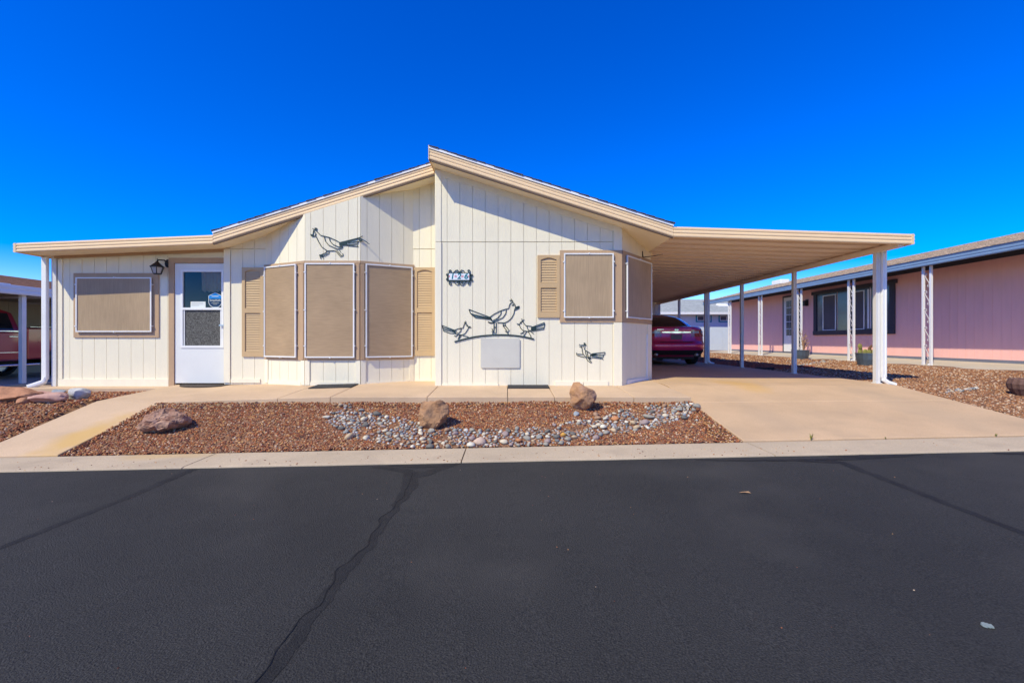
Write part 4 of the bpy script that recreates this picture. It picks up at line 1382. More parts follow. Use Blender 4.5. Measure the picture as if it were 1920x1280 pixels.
wall_art(art, 'perch_bar', [(0.023, [(275, 775), (360, 750), (450, 727), (540, 706), (620, 692), (710, 680), (800, 672), (900, 665), (1000, 663), (1110, 665), (1220, 672), (1310, 682), (1400, 697), (1475, 713), (1545, 731)])], [], c1, YR - 0.023, 0.02, parent=art)
q = MB()
for a, b in ((620, 690), (1000, 662), (1400, 696), (1020, 330)):
    x, z = c1((a, b)); q.tube([(x, YR - 0.014, z), (x, YR - 0.02, z)], 0.005, 6)
q.build('wall_peg', 'art_green', art)

c2 = zoomed(570, 420, 14.77, YB - 0.021)
art2 = thing('roadrunner_wall_art', (-2.85, YB - 0.021, 2.0), 'dark green cut-metal running roadrunner above the bay window', 'wall art', 'metal roadrunner wall decorations')
wall_art(art2, 'bird', [
    [(335, 185), (460, 312), (600, 345), (700, 370), (840, 432), (920, 470), (990, 512)], [(175, 285), (215, 342), (310, 338)], [(180, 290), (245, 292), (265, 178)], [(310, 338), (325, 262), (270, 182)],
    [(335, 345), (400, 482), (480, 622), (600, 712), (650, 742), (850, 736)], [(560, 342), (590, 470), (680, 582), (850, 662), (930, 692), (1040, 672), (1070, 625)], [(700, 372), (720, 470), (800, 562), (950, 632)],
    [(335, 185), (300, 160), (300, 112), (350, 112), (355, 150)], [(235, 122), (290, 165)], [(990, 512), (1260, 448), (1540, 376), (1625, 333)], [(980, 512), (985, 595), (1180, 582), (1480, 548), (1520, 480), (1210, 522)],
    [(1190, 592), (1500, 622), (1470, 582)], [(1530, 380), (1600, 420), (1650, 455), (1740, 505), (1812, 562)], [(950, 632), (1070, 625)],
    [(630, 742), (610, 790), (500, 842), (430, 862), (470, 962)], [(690, 742), (685, 812), (560, 882), (500, 902), (540, 952)], [(870, 742), (1010, 902), (1080, 872), (1070, 812)], [(900, 722), (1030, 872)], [(985, 732), (1010, 778)]],
    [[(985, 515), (1190, 470), (1190, 575), (985, 595)], [(180, 288), (245, 292), (310, 338), (215, 342)], [(295, 108), (360, 112), (352, 175), (300, 165)], [(420, 850), (520, 838), (520, 890), (450, 905)], [(1190, 470), (1540, 378), (1540, 400), (1190, 510)], [(1500, 430), (1600, 425), (1620, 480), (1540, 490)]],
    c2, YB - 0.021, 0.0105, parent=art2)
q = MB()
for a, b in ((600, 345), (1100, 530), (650, 742)):
    x, z = c2((a, b)); q.tube([(x, YB - 0.014, z), (x, YB - 0.021, z)], 0.005, 6)
q.build('wall_peg', 'art_green', art2)

c3 = zoomed(1070, 630, 21.34, YR - 0.019)
art3 = thing('roadrunner_wall_art', (1.25, YR - 0.019, 0.45), 'small dark green metal roadrunner perched low on the wall near the corner', 'wall art', 'metal roadrunner wall decorations')
wall_art(art3, 'bird', [
    [(335, 330), (400, 370), (480, 352), (535, 350)], [(350, 410), (430, 452), (440, 400)], [(440, 400), (460, 562), (490, 712), (600, 832), (760, 852)], [(562, 380), (570, 452), (540, 512), (600, 572), (700, 632), (790, 692)],
    [(590, 572), (600, 702), (640, 802)], [(672, 622), (670, 742), (720, 832)], [(800, 732), (880, 697), (1120, 672), (1380, 645), (1370, 722), (1300, 752), (820, 752)], [(1300, 752), (1310, 832), (1230, 842), (830, 792)],
    [(830, 852), (1280, 902), (1302, 952)], [(240, 660), (240, 742), (290, 782)], [(280, 712), (480, 732)], [(290, 772), (420, 817), (560, 842)], [(590, 842), (680, 972), (800, 1062), (842, 1052), (700, 882)], [(800, 732), (760, 852)]],
    [[(515, 270), (570, 262), (640, 372), (540, 372)], [(800, 740), (880, 697), (1060, 680), (1000, 780), (820, 790)], [(480, 390), (520, 395), (515, 430), (485, 425)], [(690, 850), (820, 860), (800, 930), (740, 900)]], c3, YR - 0.019, 0.0095, parent=art3)

# house number
c4 = zoomed(820, 490, 21.34, YR - 0.019)
sg = thing('house_number_sign', (-0.77, YR - 0.02, 1.58), 'house number sign with white tiles in a dark scrolled iron frame', 'sign')
def cr(name, m, x0, y0, x1, y1, d0, d1):
    a = c4((x0, y1)); b = c4((x1, y0))
    return box(name, m, sg, a[0], b[0], YR + d0, YR + d1, a[1], b[1])
cr('frame', 'art_green', 425, 462, 1330, 800, -0.034, -0.014)
for k in range(3):
    x0 = 468 + k * 272
    cr('tile', 'sign_white', x0, 492, x0 + 268, 748, -0.040, -0.033)
for k, d in enumerate('126'):
    x, z = c4((605 + k * 272, 612)); text('digit', d, 0.125, 'sign_teal', (x, YR - 0.041, z), sg, 0.15, None, 0.001, bold=0.0035)
for x0 in (490, 715, 765, 985, 1035, 1250):
    x, z = c4((x0, 605)); q = MB(); w = 0.010; h = 0.022
    q.prism([(x - w, YR - 0.0415, z), (x, YR - 0.0415, z - h), (x + w, YR - 0.0415, z), (x, YR - 0.0415, z + h)], [(x - w, YR - 0.0402, z), (x, YR - 0.0402, z - h), (x + w, YR - 0.0402, z), (x, YR - 0.0402, z + h)]).build('tile_motif', 'sign_red', sg)
def spiral(cx_, cy_, r0, a0, turns, sgn_=1, n=22):
    return [(cx_ + r0 * (1 - 0.75 * i / n) * math.cos(a0 + sgn_ * turns * 2 * math.pi * i / n), cy_ + r0 * (1 - 0.75 * i / n) * math.sin(a0 + sgn_ * turns * 2 * math.pi * i / n)) for i in range(n + 1)]
scr = [spiral(525, 395, 75, 1.6, 1.1), spiral(1250, 390, 75, 1.6, 1.1, -1), spiral(530, 890, 75, -1.6, 1.1, -1), spiral(1260, 880, 75, -1.6, 1.1), spiral(395, 530, 55, 0.3, 1.0), spiral(395, 730, 55, -0.3, 1.0, -1), spiral(1380, 550, 55, 2.8, 1.0, -1), spiral(1380, 760, 55, 3.4, 1.0),
       [(630, 470), (720, 370), (800, 340), (880, 420), (885, 470)], [(1120, 470), (1050, 370), (960, 345), (900, 420), (890, 470)], spiral(800, 430, 45, -0.5, 0.9), spiral(960, 430, 45, 3.6, 0.9, -1),
       [(640, 800), (720, 890), (810, 950), (890, 880), (890, 800)], [(1160, 800), (1080, 900), (1010, 960), (930, 930), (895, 850)], spiral(820, 850, 45, 0.5, 0.9, -1), spiral(1000, 860, 45, 2.6, 0.9),
       [(430, 500), (400, 620), (430, 780)], [(1325, 500), (1360, 620), (1325, 780)]]
q = MB()
for L_ in scr: q.ribbon([c4(p_) for p_ in L_], 0.0085, YR - 0.028, YR - 0.018)
q.build('scrollwork', 'art_green', sg)

# blank plaque
a = c1((693, 1190)); b = c1((1318, 718))
q = MB(); r = 0.02; P_ = []
for cx_, cz_, a0 in ((b[0] - r, b[1] - r, 0), (a[0] + r, b[1] - r, 1), (a[0] + r, a[1] + r, 2), (b[0] - r, a[1] + r, 3)):
    for i in range(5):
        t = (a0 + i / 4) * math.pi / 2
        P_.append((cx_ + r * math.cos(t), cz_ + r * math.sin(t)))
q.prism([(x, YR - 0.034, z) for x, z in P_], [(x, YR - 0.016, z) for x, z in P_])
tag(q.build('wall_plaque', 'plaque'), 'plain pale grey rectangular plaque hanging below the arched roadrunner bar', 'plaque')

# lantern by the door
ln = thing('wall_lantern', (-5.98, YL - 0.12, 1.80), 'black wall lantern with pale glass beside the front door', 'lamp')
LX, LY = -5.99, YL - 0.155
q = MB().lathe([(0.0, -0.012), (0.055, -0.012), (0.055, 0.0), (0.0, 0.0)], (0, 0, 0), 16)
q.v = [(LX + 0.085 + x, YL - 0.016 + z, 2.03 + y * 1.3) for x, y, z in q.v]
q.build('back_plate', 'black_metal', ln)
MB().tube([(LX + 0.085, YL - 0.02, 2.03), (LX + 0.07, YL - 0.09, 2.075), (LX + 0.02, LY, 2.07), (LX, LY, 2.03)], 0.012, 6).build('arm', 'black_metal', ln)
def frus(name, m, r0, z0, r1, z1, n=6, cap=True):
    return MB().lathe([(r0, z0), (r1, z1)], (LX, LY, 0), n).build(name, m, ln)
frus('cap', 'black_metal', 0.108, 1.955, 0.035, 2.02)
frus('cap_top', 'black_metal', 0.035, 2.02, 0.012, 2.05)
frus('finial', 'black_metal', 0.010, 2.05, 0.004, 2.10)
frus('cap_rim', 'black_metal', 0.112, 1.94, 0.112, 1.957)
frus('glass', 'lamp_glass', 0.058, 1.835, 0.092, 1.942)
frus('base', 'black_metal', 0.055, 1.822, 0.064, 1.836)
for k in range(6):
    a = 2 * math.pi * k / 6
    MB().tube([(LX + 0.061 * math.cos(a), LY + 0.061 * math.sin(a), 1.835), (LX + 0.095 * math.cos(a), LY + 0.095 * math.sin(a), 1.943)], 0.006, 4).build('cage_bar', 'black_metal', ln)

# hanging bracket near the corner
q = MB()
hx, hy, hz = plC.p(plC.L - 0.38, 2.16, 0.02)
q.tube([(hx, hy, hz - 0.03), (hx - 0.005, hy, hz + 0.08)], 0.011, 5)
q.tube([(hx, hy, hz - 0.025), (hx + 0.16, hy - 0.05, hz - 0.015), (hx + 0.30, hy - 0.14, hz + 0.0)], [0.010, 0.006, 0.003], 5)
tag(q.build('plant_bracket', 'black_metal'), 'small black metal plant bracket on the wall at the carport corner', 'bracket')

# ------------------------------------------------------------------ doormat and flat dark sheets
q = MB(); n = 30
pts = [(-5.60 + 0.40 + 0.42 * math.cos(2 * math.pi * k / n), 7.86 - 0.30 * max(0.0, math.sin(math.pi * k / (n / 2))) if k <= n / 2 else 7.86) for k in range(n // 2 + 1)]
q.prism([(x, y, path_z(-5.2, y) + 0.001) for x, y in pts], [(x, y, path_z(-5.2, y) + 0.016) for x, y in pts])
tag(q.build('doormat', 'doormat'), 'half-round dark brown doormat at the white front door', 'doormat')
for x0, x1, y0, y1, lab in ((-3.08, -2.42, 7.02, 7.38, 'flat dark sheet at the foot of the bay window'), (0.0, 0.64, 6.93, 7.235, 'flat dark sheet below the blank grey plaque')):
    q = MB()  # thin dark sheet lying on the walk against the wall
    q.prism([(x0, y0, pad_z(x0, y0) + 0.001), (x1, y0, pad_z(x1, y0) + 0.001), (x1, y1, pad_z(x1, y1) + 0.001), (x0, y1, pad_z(x0, y1) + 0.001)],
            [(x0, y0, pad_z(x0, y0) + 0.014), (x1, y0, pad_z(x1, y0) + 0.014), (x1, y1, pad_z(x1, y1) + 0.014), (x0, y1, pad_z(x0, y1) + 0.014)])
    tag(q.build('dark_sheet', 'sheet_dark'), lab, 'mat', 'flat dark sheets along the house')

# ------------------------------------------------------------------ boulders and river stones
def rock_mesh(name, seed, sub, dims, cuts, rough, depth=(0.55, 0.9), nz=2.2):
    r = random.Random(seed)
    b = bmesh.new(); bmesh.ops.create_icosphere(b, subdivisions=sub, radius=1)
    pl = []
    for _ in range(cuts):
        n = Vector((r.gauss(0, 1), r.gauss(0, 1), r.gauss(0, 1))).normalized()
        pl.append((n, r.uniform(*depth)))
    for v in b.verts:
        p_ = v.co.copy()
        for n, d in pl:
            k = p_.dot(n) - d
            if k > 0: p_ -= n * k * 0.96
        f = 1 + rough * mnoise.fractal(p_ * nz + Vector((seed, 0, 0)), 0.9, 2.0, 4)
        p_ *= f
        v.co = Vector((p_.x * dims[0], p_.y * dims[1], p_.z * dims[2]))
    me = bpy.data.meshes.new(name)
    b.to_mesh(me); b.free()
    me.polygons.foreach_set('use_smooth', [True] * len(me.polygons))
    if sub > 2:
        me.set_sharp_from_angle(angle=math.radians(32))
    return me


def rock(name, seed, x, y, dims, m, label, cuts=9, rough=0.10, sink=0.75, rot=(0, 0, 0), sub=5, cat='boulder', depth=(0.55, 0.9)):
    me = rock_mesh(name, seed, sub, dims, cuts, rough, depth)
    me.materials.append(M[m])
    R = __import__('mathutils').Euler(rot).to_matrix().to_4x4()
    me.transform(R)
    zs = [v.co.z for v in me.vertices]; lo = min(zs)
    me.transform(Matrix.Translation((0, 0, -lo)))
    o = bpy.data.objects.new(name, me); COL.objects.link(o)
    o.location = (x, y, G(x, y) - (1 - sink) * (max(zs) - lo))
    return tag(o, label, cat)


def blocky(name, x, y, outline_, th, m, label, seed, taper=0.78, rough=0.02, zrot=0.0):
    """a boulder grown from its real side outline: rounded in depth, chipped facets, roughened"""
    r = random.Random(seed)
    b = bmesh.new(); bmesh.ops.create_icosphere(b, subdivisions=5, radius=1)
    P_ = [Vector(p_) for p_ in outline_]
    c = sum(P_, Vector((0, 0))) / len(P_)
    ang = sorted([(math.atan2((p_ - c).y, (p_ - c).x), (p_ - c).length) for p_ in P_])
    def rad(a):
        for i in range(len(ang)):
            a0, r0 = ang[i - 1]; a1, r1 = ang[i]
            if i == 0:
                a0 -= 2 * math.pi
            if a0 <= a <= a1: break
        else:
            a0, r0 = ang[-1]; a1, r1 = ang[0]; a1 += 2 * math.pi
        # straight edge between the two corners
        pa = Vector((math.cos(a0), math.sin(a0))) * r0; pb = Vector((math.cos(a1), math.sin(a1))) * r1
        d = Vector((math.cos(a), math.sin(a))); e = pb - pa
        den = d.x * e.y - d.y * e.x
        return (pa.x * e.y - pa.y * e.x) / den if abs(den) > 1e-9 else r0
    pl = []
    for _ in range(17):
        n = Vector((r.gauss(0, 0.7), r.gauss(0, 1.0), r.gauss(0, 0.7))).normalized()
        pl.append((n, r.uniform(0.62, 0.90)))
    for v in b.verts:
        u = v.co.copy()
        h = math.hypot(u.x, u.z)
        a = math.atan2(u.z, u.x)
        R_ = rad(a)
        k = min(1.0, h ** taper) if h > 1e-6 else 0
        q_ = Vector((math.cos(a) * k, u.y, math.sin(a) * k))
        for n, d in pl:
            t = q_.dot(n) - d
            if t > 0: q_ -= n * t * 0.9
        hh = math.hypot(q_.x, q_.z)
        f = 1 + rough * 1.6 * mnoise.fractal(Vector((q_.x, q_.y, q_.z * 1.6)) * 3.4 + Vector((seed, 0, 0)), 0.7, 2.2, 6)
        v.co = Vector((c.x + math.cos(a) * hh * R_ * f, q_.y * th * f, c.y + math.sin(a) * hh * R_ * f))
    me = bpy.data.meshes.new(name); b.to_mesh(me); b.free()
    me.polygons.foreach_set('use_smooth', [True] * len(me.polygons))
    me.set_sharp_from_angle(angle=math.radians(20))
    me.materials.append(M[m])
    o = bpy.data.objects.new(name, me); COL.objects.link(o)
    o.location = (x, y, G(x, y)); o.rotation_euler = (0, 0, zrot)
    return tag(o, label, 'boulder')


blocky('boulder', -0.87, 5.42, [(-0.17, -0.03), (-0.185, 0.14), (-0.15, 0.30), (-0.06, 0.345), (0.08, 0.34), (0.165, 0.25), (0.20, 0.16), (0.13, 0.02), (0.02, -0.05), (-0.08, -0.05)], 0.19,
       'boulder_brown', 'rough brown boulder rising from the left half of the cobble band', 3, rough=0.035)
blocky('boulder', 1.0, 5.93, [(-0.195, 0.06), (-0.20, 0.22), (-0.15, 0.37), (-0.07, 0.385), (0.05, 0.33), (0.18, 0.20), (0.19, 0.10), (0.10, -0.03), (-0.03, -0.04), (-0.12, 0.0)], 0.19,
       'boulder_tan', 'tall tan boulder with a leaning top beside the curving walk edge', 8, rough=0.022)
blocky('boulder', -4.07, 5.42, [(-0.30, -0.02), (-0.30, 0.06), (-0.22, 0.17), (-0.04, 0.25), (0.14, 0.265), (0.26, 0.20), (0.30, 0.10), (0.22, 0.0), (0.02, -0.06), (-0.18, -0.05)], 0.22,
       'boulder_mauve', 'low jagged mauve-brown boulder beside the sloping front path', 12, rough=0.085)
rock('stone', 21, -6.33, 6.27, (0.25, 0.13, 0.085), 'rock_pink', 'oval pink stone left of the front path', 9, 0.10, 0.85, (0, 0, 0.1), 4, 'stone')
rock('stone', 22, -6.12, 6.50, (0.125, 0.10, 0.12), 'rock_pale', 'pale grey-white stone beside the oval pink stone', 14, 0.10, 0.92, (0, 0, 0.4), 4, 'stone')
rock('stone', 23, -6.62, 6.22, (0.085, 0.07, 0.05), 'rock_rust', 'small dull red stone touching the oval pink stone', 6, 0.06, 0.8, (0, 0, 0), 3, 'stone')
rock('stone', 24, -7.05, 6.42, (0.42, 0.22, 0.13), 'rock_rust', 'broad rust-coloured rock at the left picture edge', 10, 0.14, 0.75, (0, 0.08, 0.2), 4, 'stone')
rock('stone', 25, -7.35, 7.15, (0.24, 0.12, 0.055), 'rock_pink', 'flat pink slab stone below the left downspout', 10, 0.10, 0.85, (0, 0, 0.1), 4, 'stone')
rock('stone', 26, -7.22, 7.32, (0.095, 0.075, 0.05), 'rock_grey', 'small grey stone under the downspout elbow', 6, 0.05, 0.85, (0, 0, 0.5), 3, 'stone')
rock('stone', 27, 0.86, 5.70, (0.036, 0.032, 0.034), 'rock_grey', 'small grey pebble at the foot of the tall tan boulder', 4, 0.03, 0.85, (0, 0, 0), 3, 'stone')

# river stones: the 300 largest singly, the rest as one mass
variants = [rock_mesh('river_stone', 100 + k, 2, (1, random.uniform(0.62, 0.92), random.uniform(0.45, 0.7)), 11, 0.14, (0.52, 0.88), 1.8) for k in range(14)]
tones = {'grey': (0.31, 0.285, 0.235), 'blue-grey': (0.24, 0.245, 0.235), 'tan': (0.47, 0.35, 0.22), 'cream': (0.58, 0.50, 0.37), 'dark grey': (0.14, 0.13, 0.115), 'brown': (0.33, 0.20, 0.125), 'mauve': (0.32, 0.24, 0.22), 'off-white': (0.62, 0.57, 0.46)}
tw = ['grey'] * 7 + ['blue-grey'] * 4 + ['tan'] * 4 + ['cream'] * 4 + ['dark grey'] * 3 + ['brown'] * 3 + ['mauve'] * 3 + ['off-white'] * 3
for k, c in tones.items():
    mat('river_' + k, c, 0.8, 0.14, 18, 0.25, 60)
mat('river_orange', (0.48, 0.21, 0.09), 0.8, 0.12, 18, 0.25, 60)
mat('river_salmon', (0.52, 0.38, 0.30), 0.8, 0.1, 18, 0.25, 60)
mat('river_gold', (0.50, 0.27, 0.06), 0.8, 0.15, 18, 0.25, 60)
vm = {}
placed = []


def place(me_i, m, x, y, r, label, group='river stones in the curved band'):
    key = (me_i, m)
    if key not in vm:
        me = variants[me_i].copy(); me.materials.clear(); me.materials.append(M[m]); vm[key] = me
    o = bpy.data.objects.new('river_stone', vm[key]); COL.objects.link(o)
    o.scale = (r, r, r)
    o.rotation_euler = (random.uniform(-0.25, 0.25), random.uniform(-0.25, 0.25), random.uniform(0, 6.28))
    o.location = (x, y, G(x, y) + r * random.uniform(0.22, 0.45))
    tag(o, label, 'stone', group)
    placed.append((x, y, r))
    return o


for x, y, r, m, lab in ((-0.30, 4.96, 0.085, 'river_salmon', 'large salmon-pink oval stone by the curb joint, biggest in the cobble band'),
                        (1.30, 5.52, 0.060, 'river_orange', 'round orange stone in the right part of the cobble band'),
                        (0.12, 4.96, 0.045, 'river_orange', 'small orange-brown stone near the curb in the middle of the band'),
                        (0.62, 5.10, 0.045, 'river_gold', 'golden yellow chunk of rock in the cobble band'),
                        (1.72, 5.58, 0.085, 'river_grey', 'long pale grey-green stone at the upper right of the cobble band'),
                        (1.62, 5.40, 0.075, 'river_mauve', 'broad lavender-grey stone at the lower right of the cobble band'),
                        (-1.78, 5.12, 0.062, 'river_tan', 'smooth tan oval stone at the lower left of the cobble band'),
                        (1.10, 5.68, 0.055, 'river_brown', 'reddish brown stone at the upper edge of the right band')):
    place(random.randrange(14), m, x, y, r, lab)
cand = []
tries = 0
while tries < 26000:
    tries += 1
    x, y = random.uniform(-2.45, 2.5), random.uniform(4.86, 6.15)
    b_ = band(x, y) + 0.05 * mnoise.noise(Vector((x * 5, y * 5, 0)))
    if b_ < -0.02 or (b_ < 0.06 and random.random() < 0.5): continue
    if mnoise.noise(Vector((x * 3.3, y * 3.3, 7))) < -0.36: continue
    r = random.choice((0.022, 0.026, 0.030, 0.036, 0.044, 0.054)) * random.uniform(0.9, 1.1)
    if tries > 9000: r = random.uniform(0.014, 0.024)
    if any((x - a) ** 2 + (y - c) ** 2 < (0.86 * (r + d)) ** 2 for a, c, d in placed + cand): continue
    if math.hypot(x + 0.87, y - 5.42) < 0.17: continue
    cand.append((x, y, r))
for _ in range(16):
    x, y = random.uniform(-2.3, 2.4), random.uniform(4.9, 5.6)
    if band(x, y) < -0.05: cand.append((x, y, random.uniform(0.016, 0.03)))
cand.sort(key=lambda c: -c[2] * 853 / c[1])
for x, y, r in cand[:292]:
    t = random.choice(tw)
    zone = next(n for lim, n in ((-1.75, 'in the upper left tail of the band'), (-1.15, 'in the left bend of the band'), (-0.55, 'below the rough brown boulder'), (0.1, 'near the curb joint'),
                                 (0.7, 'right of the band middle'), (1.25, 'below the tall tan boulder'), (1.8, 'in the right arm of the band'), (9, 'at the driveway end of the band')) if x < lim)
    cy_ = 5.4 if abs(x) > 1.3 else 5.12
    zone = ('farther ' if y > cy_ else 'nearer ') + 'SEP' + zone
    place(random.randrange(14), 'river_' + t, x, y, r, ('small ' if r < 0.028 else 'large ' if r > 0.042 else 'medium-sized ') + t + ' river stone ' + zone.replace('farther SEP', 'houseward, ').replace('nearer SEP', 'streetward, '))
rest = cand[292:]
p = np.array([(x, y, G(x, y) + r * 0.35) for x, y, r in rest]); s = np.array([r for _, _, r in rest])
scatter('small_river_stones', 'river_stuff', p, s, label='small mixed grey and tan pebbles between the river stones', cat='pebbles', flat=0.75)

# ------------------------------------------------------------------ pink neighbour house on the right
PINK = thing('pink_house', (11.2, 14, 0.1), 'pink single-storey home with slate-blue fascia and white porch columns', 'house')
PX, PZ = 11.2, 0.20
plP = Plane(PX, 22.9, PX, 4.0)
siding('wall', plP, 0, plP.L, PZ, lambda u: 2.79, [0.2032 * k for k in range(1, 93)], m='pink', gm='pink_groove', parent=PINK, gap=0.0045)
def pu(y): return 22.9 - y
def prect(q_, ya, yb, z0, z1, n0, n1): return plP.rect(q_, pu(yb), pu(ya), z0, z1, n0, n1)
q = MB(); prect(q, 4.0, 22.9, PZ - 0.12, PZ + 0.05, 0.014, 0.03); q.build('base_strip', 'slate_base', PINK)
q = MB(); prect(q, 4.0, 22.9, 2.56, 2.79, 0.014, 0.04); q.build('frieze_board', 'slate_trim', PINK)
siding('end_wall', Plane(PX + 6, 22.9, PX, 22.9), 0, 6, PZ, lambda u: 2.66, [0.4 * k for k in range(1, 15)], m='pink', gm='pink_groove', parent=PINK)
# roof
eave_x = 9.92
def pz(x): return 2.56 + 0.25 * (x - eave_x)
fascia(PINK, 3.6, 23.1, lambda y: 2.46, eave_x, 0.185, 'blue_fascia', axis='y', sgn=-1, ribs=3)
MB().prism([(eave_x + 0.02, 3.6, 2.49), (13.3, 3.6, 3.33), (13.3, 3.6, pz(13.3) + 0.04), (eave_x + 0.02, 3.6, pz(eave_x) + 0.06)],
           [(eave_x + 0.02, 23.1, 2.49), (13.3, 23.1, 3.33), (13.3, 23.1, pz(13.3) + 0.04), (eave_x + 0.02, 23.1, pz(eave_x) + 0.06)]).build('roof_deck', 'slate_base', PINK)
for i in range(22):
    a, b = lerp(eave_x - 0.03, 13.3, i / 22), lerp(eave_x - 0.03, 13.3, (i + 1.15) / 22)
    MB().prism([(a, 3.55, pz(a) + 0.075), (a, 3.55, pz(a) + 0.093), (b, 3.55, pz(b) + 0.081), (b, 3.55, pz(b) + 0.07)],
               [(a, 23.15, pz(a) + 0.075), (a, 23.15, pz(a) + 0.093), (b, 23.15, pz(b) + 0.081), (b, 23.15, pz(b) + 0.07)]).build('shingle_course', 'shingle_tan', PINK)
MB().prism([(13.3, 3.6, pz(13.3) + 0.07), (17, 3.6, 2.6), (13.3, 3.6, 2.6)], [(13.3, 23.1, pz(13.3) + 0.07), (17, 23.1, 2.6), (13.3, 23.1, 2.6)]).build('rear_roof', 'shingle_tan', PINK)
box('roof_vent', 'porch_white', PINK, 12.0, 12.4, 20.0, 20.7, pz(12.2) + 0.05, pz(12.4) + 0.2, bevel=0.03)
# porch columns: twin square tubes with iron scrolls
for y in (8.5, 10.9, 13.31, 15.67, 18.1, 20.6):
    for s_ in (-0.1, 0.1):
        z0 = 0.08
        box('column', 'porch_white', PINK, 10.027, 10.073, y + s_ - 0.023, y + s_ + 0.023, z0, 2.47)
    for k in range(5):
        zc = 0.42 + k * 0.43
        if zc > 2.3: break
        # one S-shaped bar: a curl, a slanted run, a curl
        c0 = [(y - 0.035 - a_, zc - 0.13 - b_) for a_, b_ in spiral(0, 0, 0.045, 0.0, 0.9)][::-1]
        c1_ = [(y + 0.035 + a_, zc + 0.13 + b_) for a_, b_ in spiral(0, 0, 0.045, 0.0, 0.9)]
        MB().tube([(10.05, a_, b_) for a_, b_ in c0 + c1_], 0.008, 5).build('scroll', 'scroll', PINK)
    MB().tube([(9.96, y - 0.14, 0.12), (9.92, y - 0.18, 0.10)], 0.03, 6).build('column_foot', 'porch_white', PINK)
# big window
q = MB(); prect(q, 13.12, 16.6, 0.88, 1.03, 0.015, 0.07); w = q.build('window', 'slate_trim', PINK)
q = MB(); prect(q, 13.05, 16.68, 2.34, 2.45, 0.015, 0.07); q.build('head', 'slate_trim', w)
for a, b in ((13.12, 13.30), (16.45, 16.6)):
    q = MB(); prect(q, a, b, 1.03, 2.34, 0.015, 0.05); q.build('jamb', 'slate_trim', w)
for a, b in ((13.3, 14.02), (14.05, 15.42), (15.45, 16.45)):
    q = MB(); prect(q, a, b, 1.03, 2.34, 0.015, 0.022); q.build('pane', 'pane_slate', w)
for a, b in ((15.48, 16.12), (14.24, 14.85)):
    q = MB()
    for c, d, e, f in ((a, b, 1.04, 1.065), (a, b, 2.24, 2.265), (a, a + 0.03, 1.065, 2.24), (b - 0.03, b, 1.065, 2.24)): prect(q, c, d, e, f, 0.024, 0.045)
    q.build('screen_frame', 'white_alu', w)
    q = MB(); prect(q, a + 0.03, b - 0.03, 1.065, 2.24, 0.026, 0.030); q.build('screen', 'screen_dim', w)
q = MB(); prect(q, 14.06, 14.12, 1.06, 2.28, 0.024, 0.04); q.build('blind', 'porch_white', w)
q = MB(); prect(q, 13.98, 14.0, 1.06, 2.28, 0.024, 0.04); q.build('blind', 'porch_white', w)
# door with small panes
q = MB(); prect(q, 17.42, 18.38, PZ + 0.05, 2.40, 0.015, 0.05); dr = q.build('door', 'porch_white', PINK)
for r_ in range(5):
    for c_ in range(3):
        y0 = 17.58 + c_ * 0.215; z0 = 0.88 + r_ * 0.28
        q = MB(); prect(q, y0, y0 + 0.195, z0, z0 + 0.255, 0.05, 0.056); q.build('pane', 'pane_dark', dr)
q = MB(); prect(q, 17.36, 17.42, PZ + 0.05, 2.46, 0.015, 0.06); prect(q, 18.38, 18.44, PZ + 0.05, 2.46, 0.015, 0.06); prect(q, 17.42, 18.38, 2.40, 2.46, 0.015, 0.06); q.build('casing', 'slate_trim', dr)
q = MB(); q.box(PX - 0.16, PX - 0.014, 16.93, 17.06, 2.12, 2.17); q.box(PX - 0.15, PX - 0.05, 16.94, 17.05, 1.98, 2.12); q.box(PX - 0.03, PX - 0.014, 16.92, 17.07, 1.98, 2.22)
tag(q.build('porch_lamp', 'black_metal'), 'small dark porch lamp beside the pink house door', 'lamp')
pw_ = thing('porch_walk', (10.4, 13, 0.1), kind='structure')
yj = [3.5, 6.0, 8.5, 11, 13.5, 16, 18.5, 21, 23.2]
for a, b in zip(yj[:-1], yj[1:]):
    slab(pw_, 'walk_slab', 'pale_slab', 9.72, 11.19, a + 0.004, b - 0.004, lambda x, y: 0.08 + 0.07 * (x - 9.72), 0.15, 2, 4)


def tub(x, y, label, lean):
    t = thing('planter_tub', (x, y, G(x, y)), label, 'planter', 'ribbed metal tubs by the pink porch')
    z = G(x, y)
    MB().lathe([(0.19, -0.02), (0.205, 0.0), (0.235, 0.14), (0.25, 0.27), (0.26, 0.28), (0.26, 0.305), (0.24, 0.305), (0.235, 0.25)], (x, y, z), 36, 0.012).build('tub', 'galvanised', t, smooth=False)
    MB().lathe([(0.0, 0.24), (0.236, 0.24), (0.236, 0.255), (0.0, 0.27)], (x, y, z), 20).build('soil', 'soil', t)
    return z


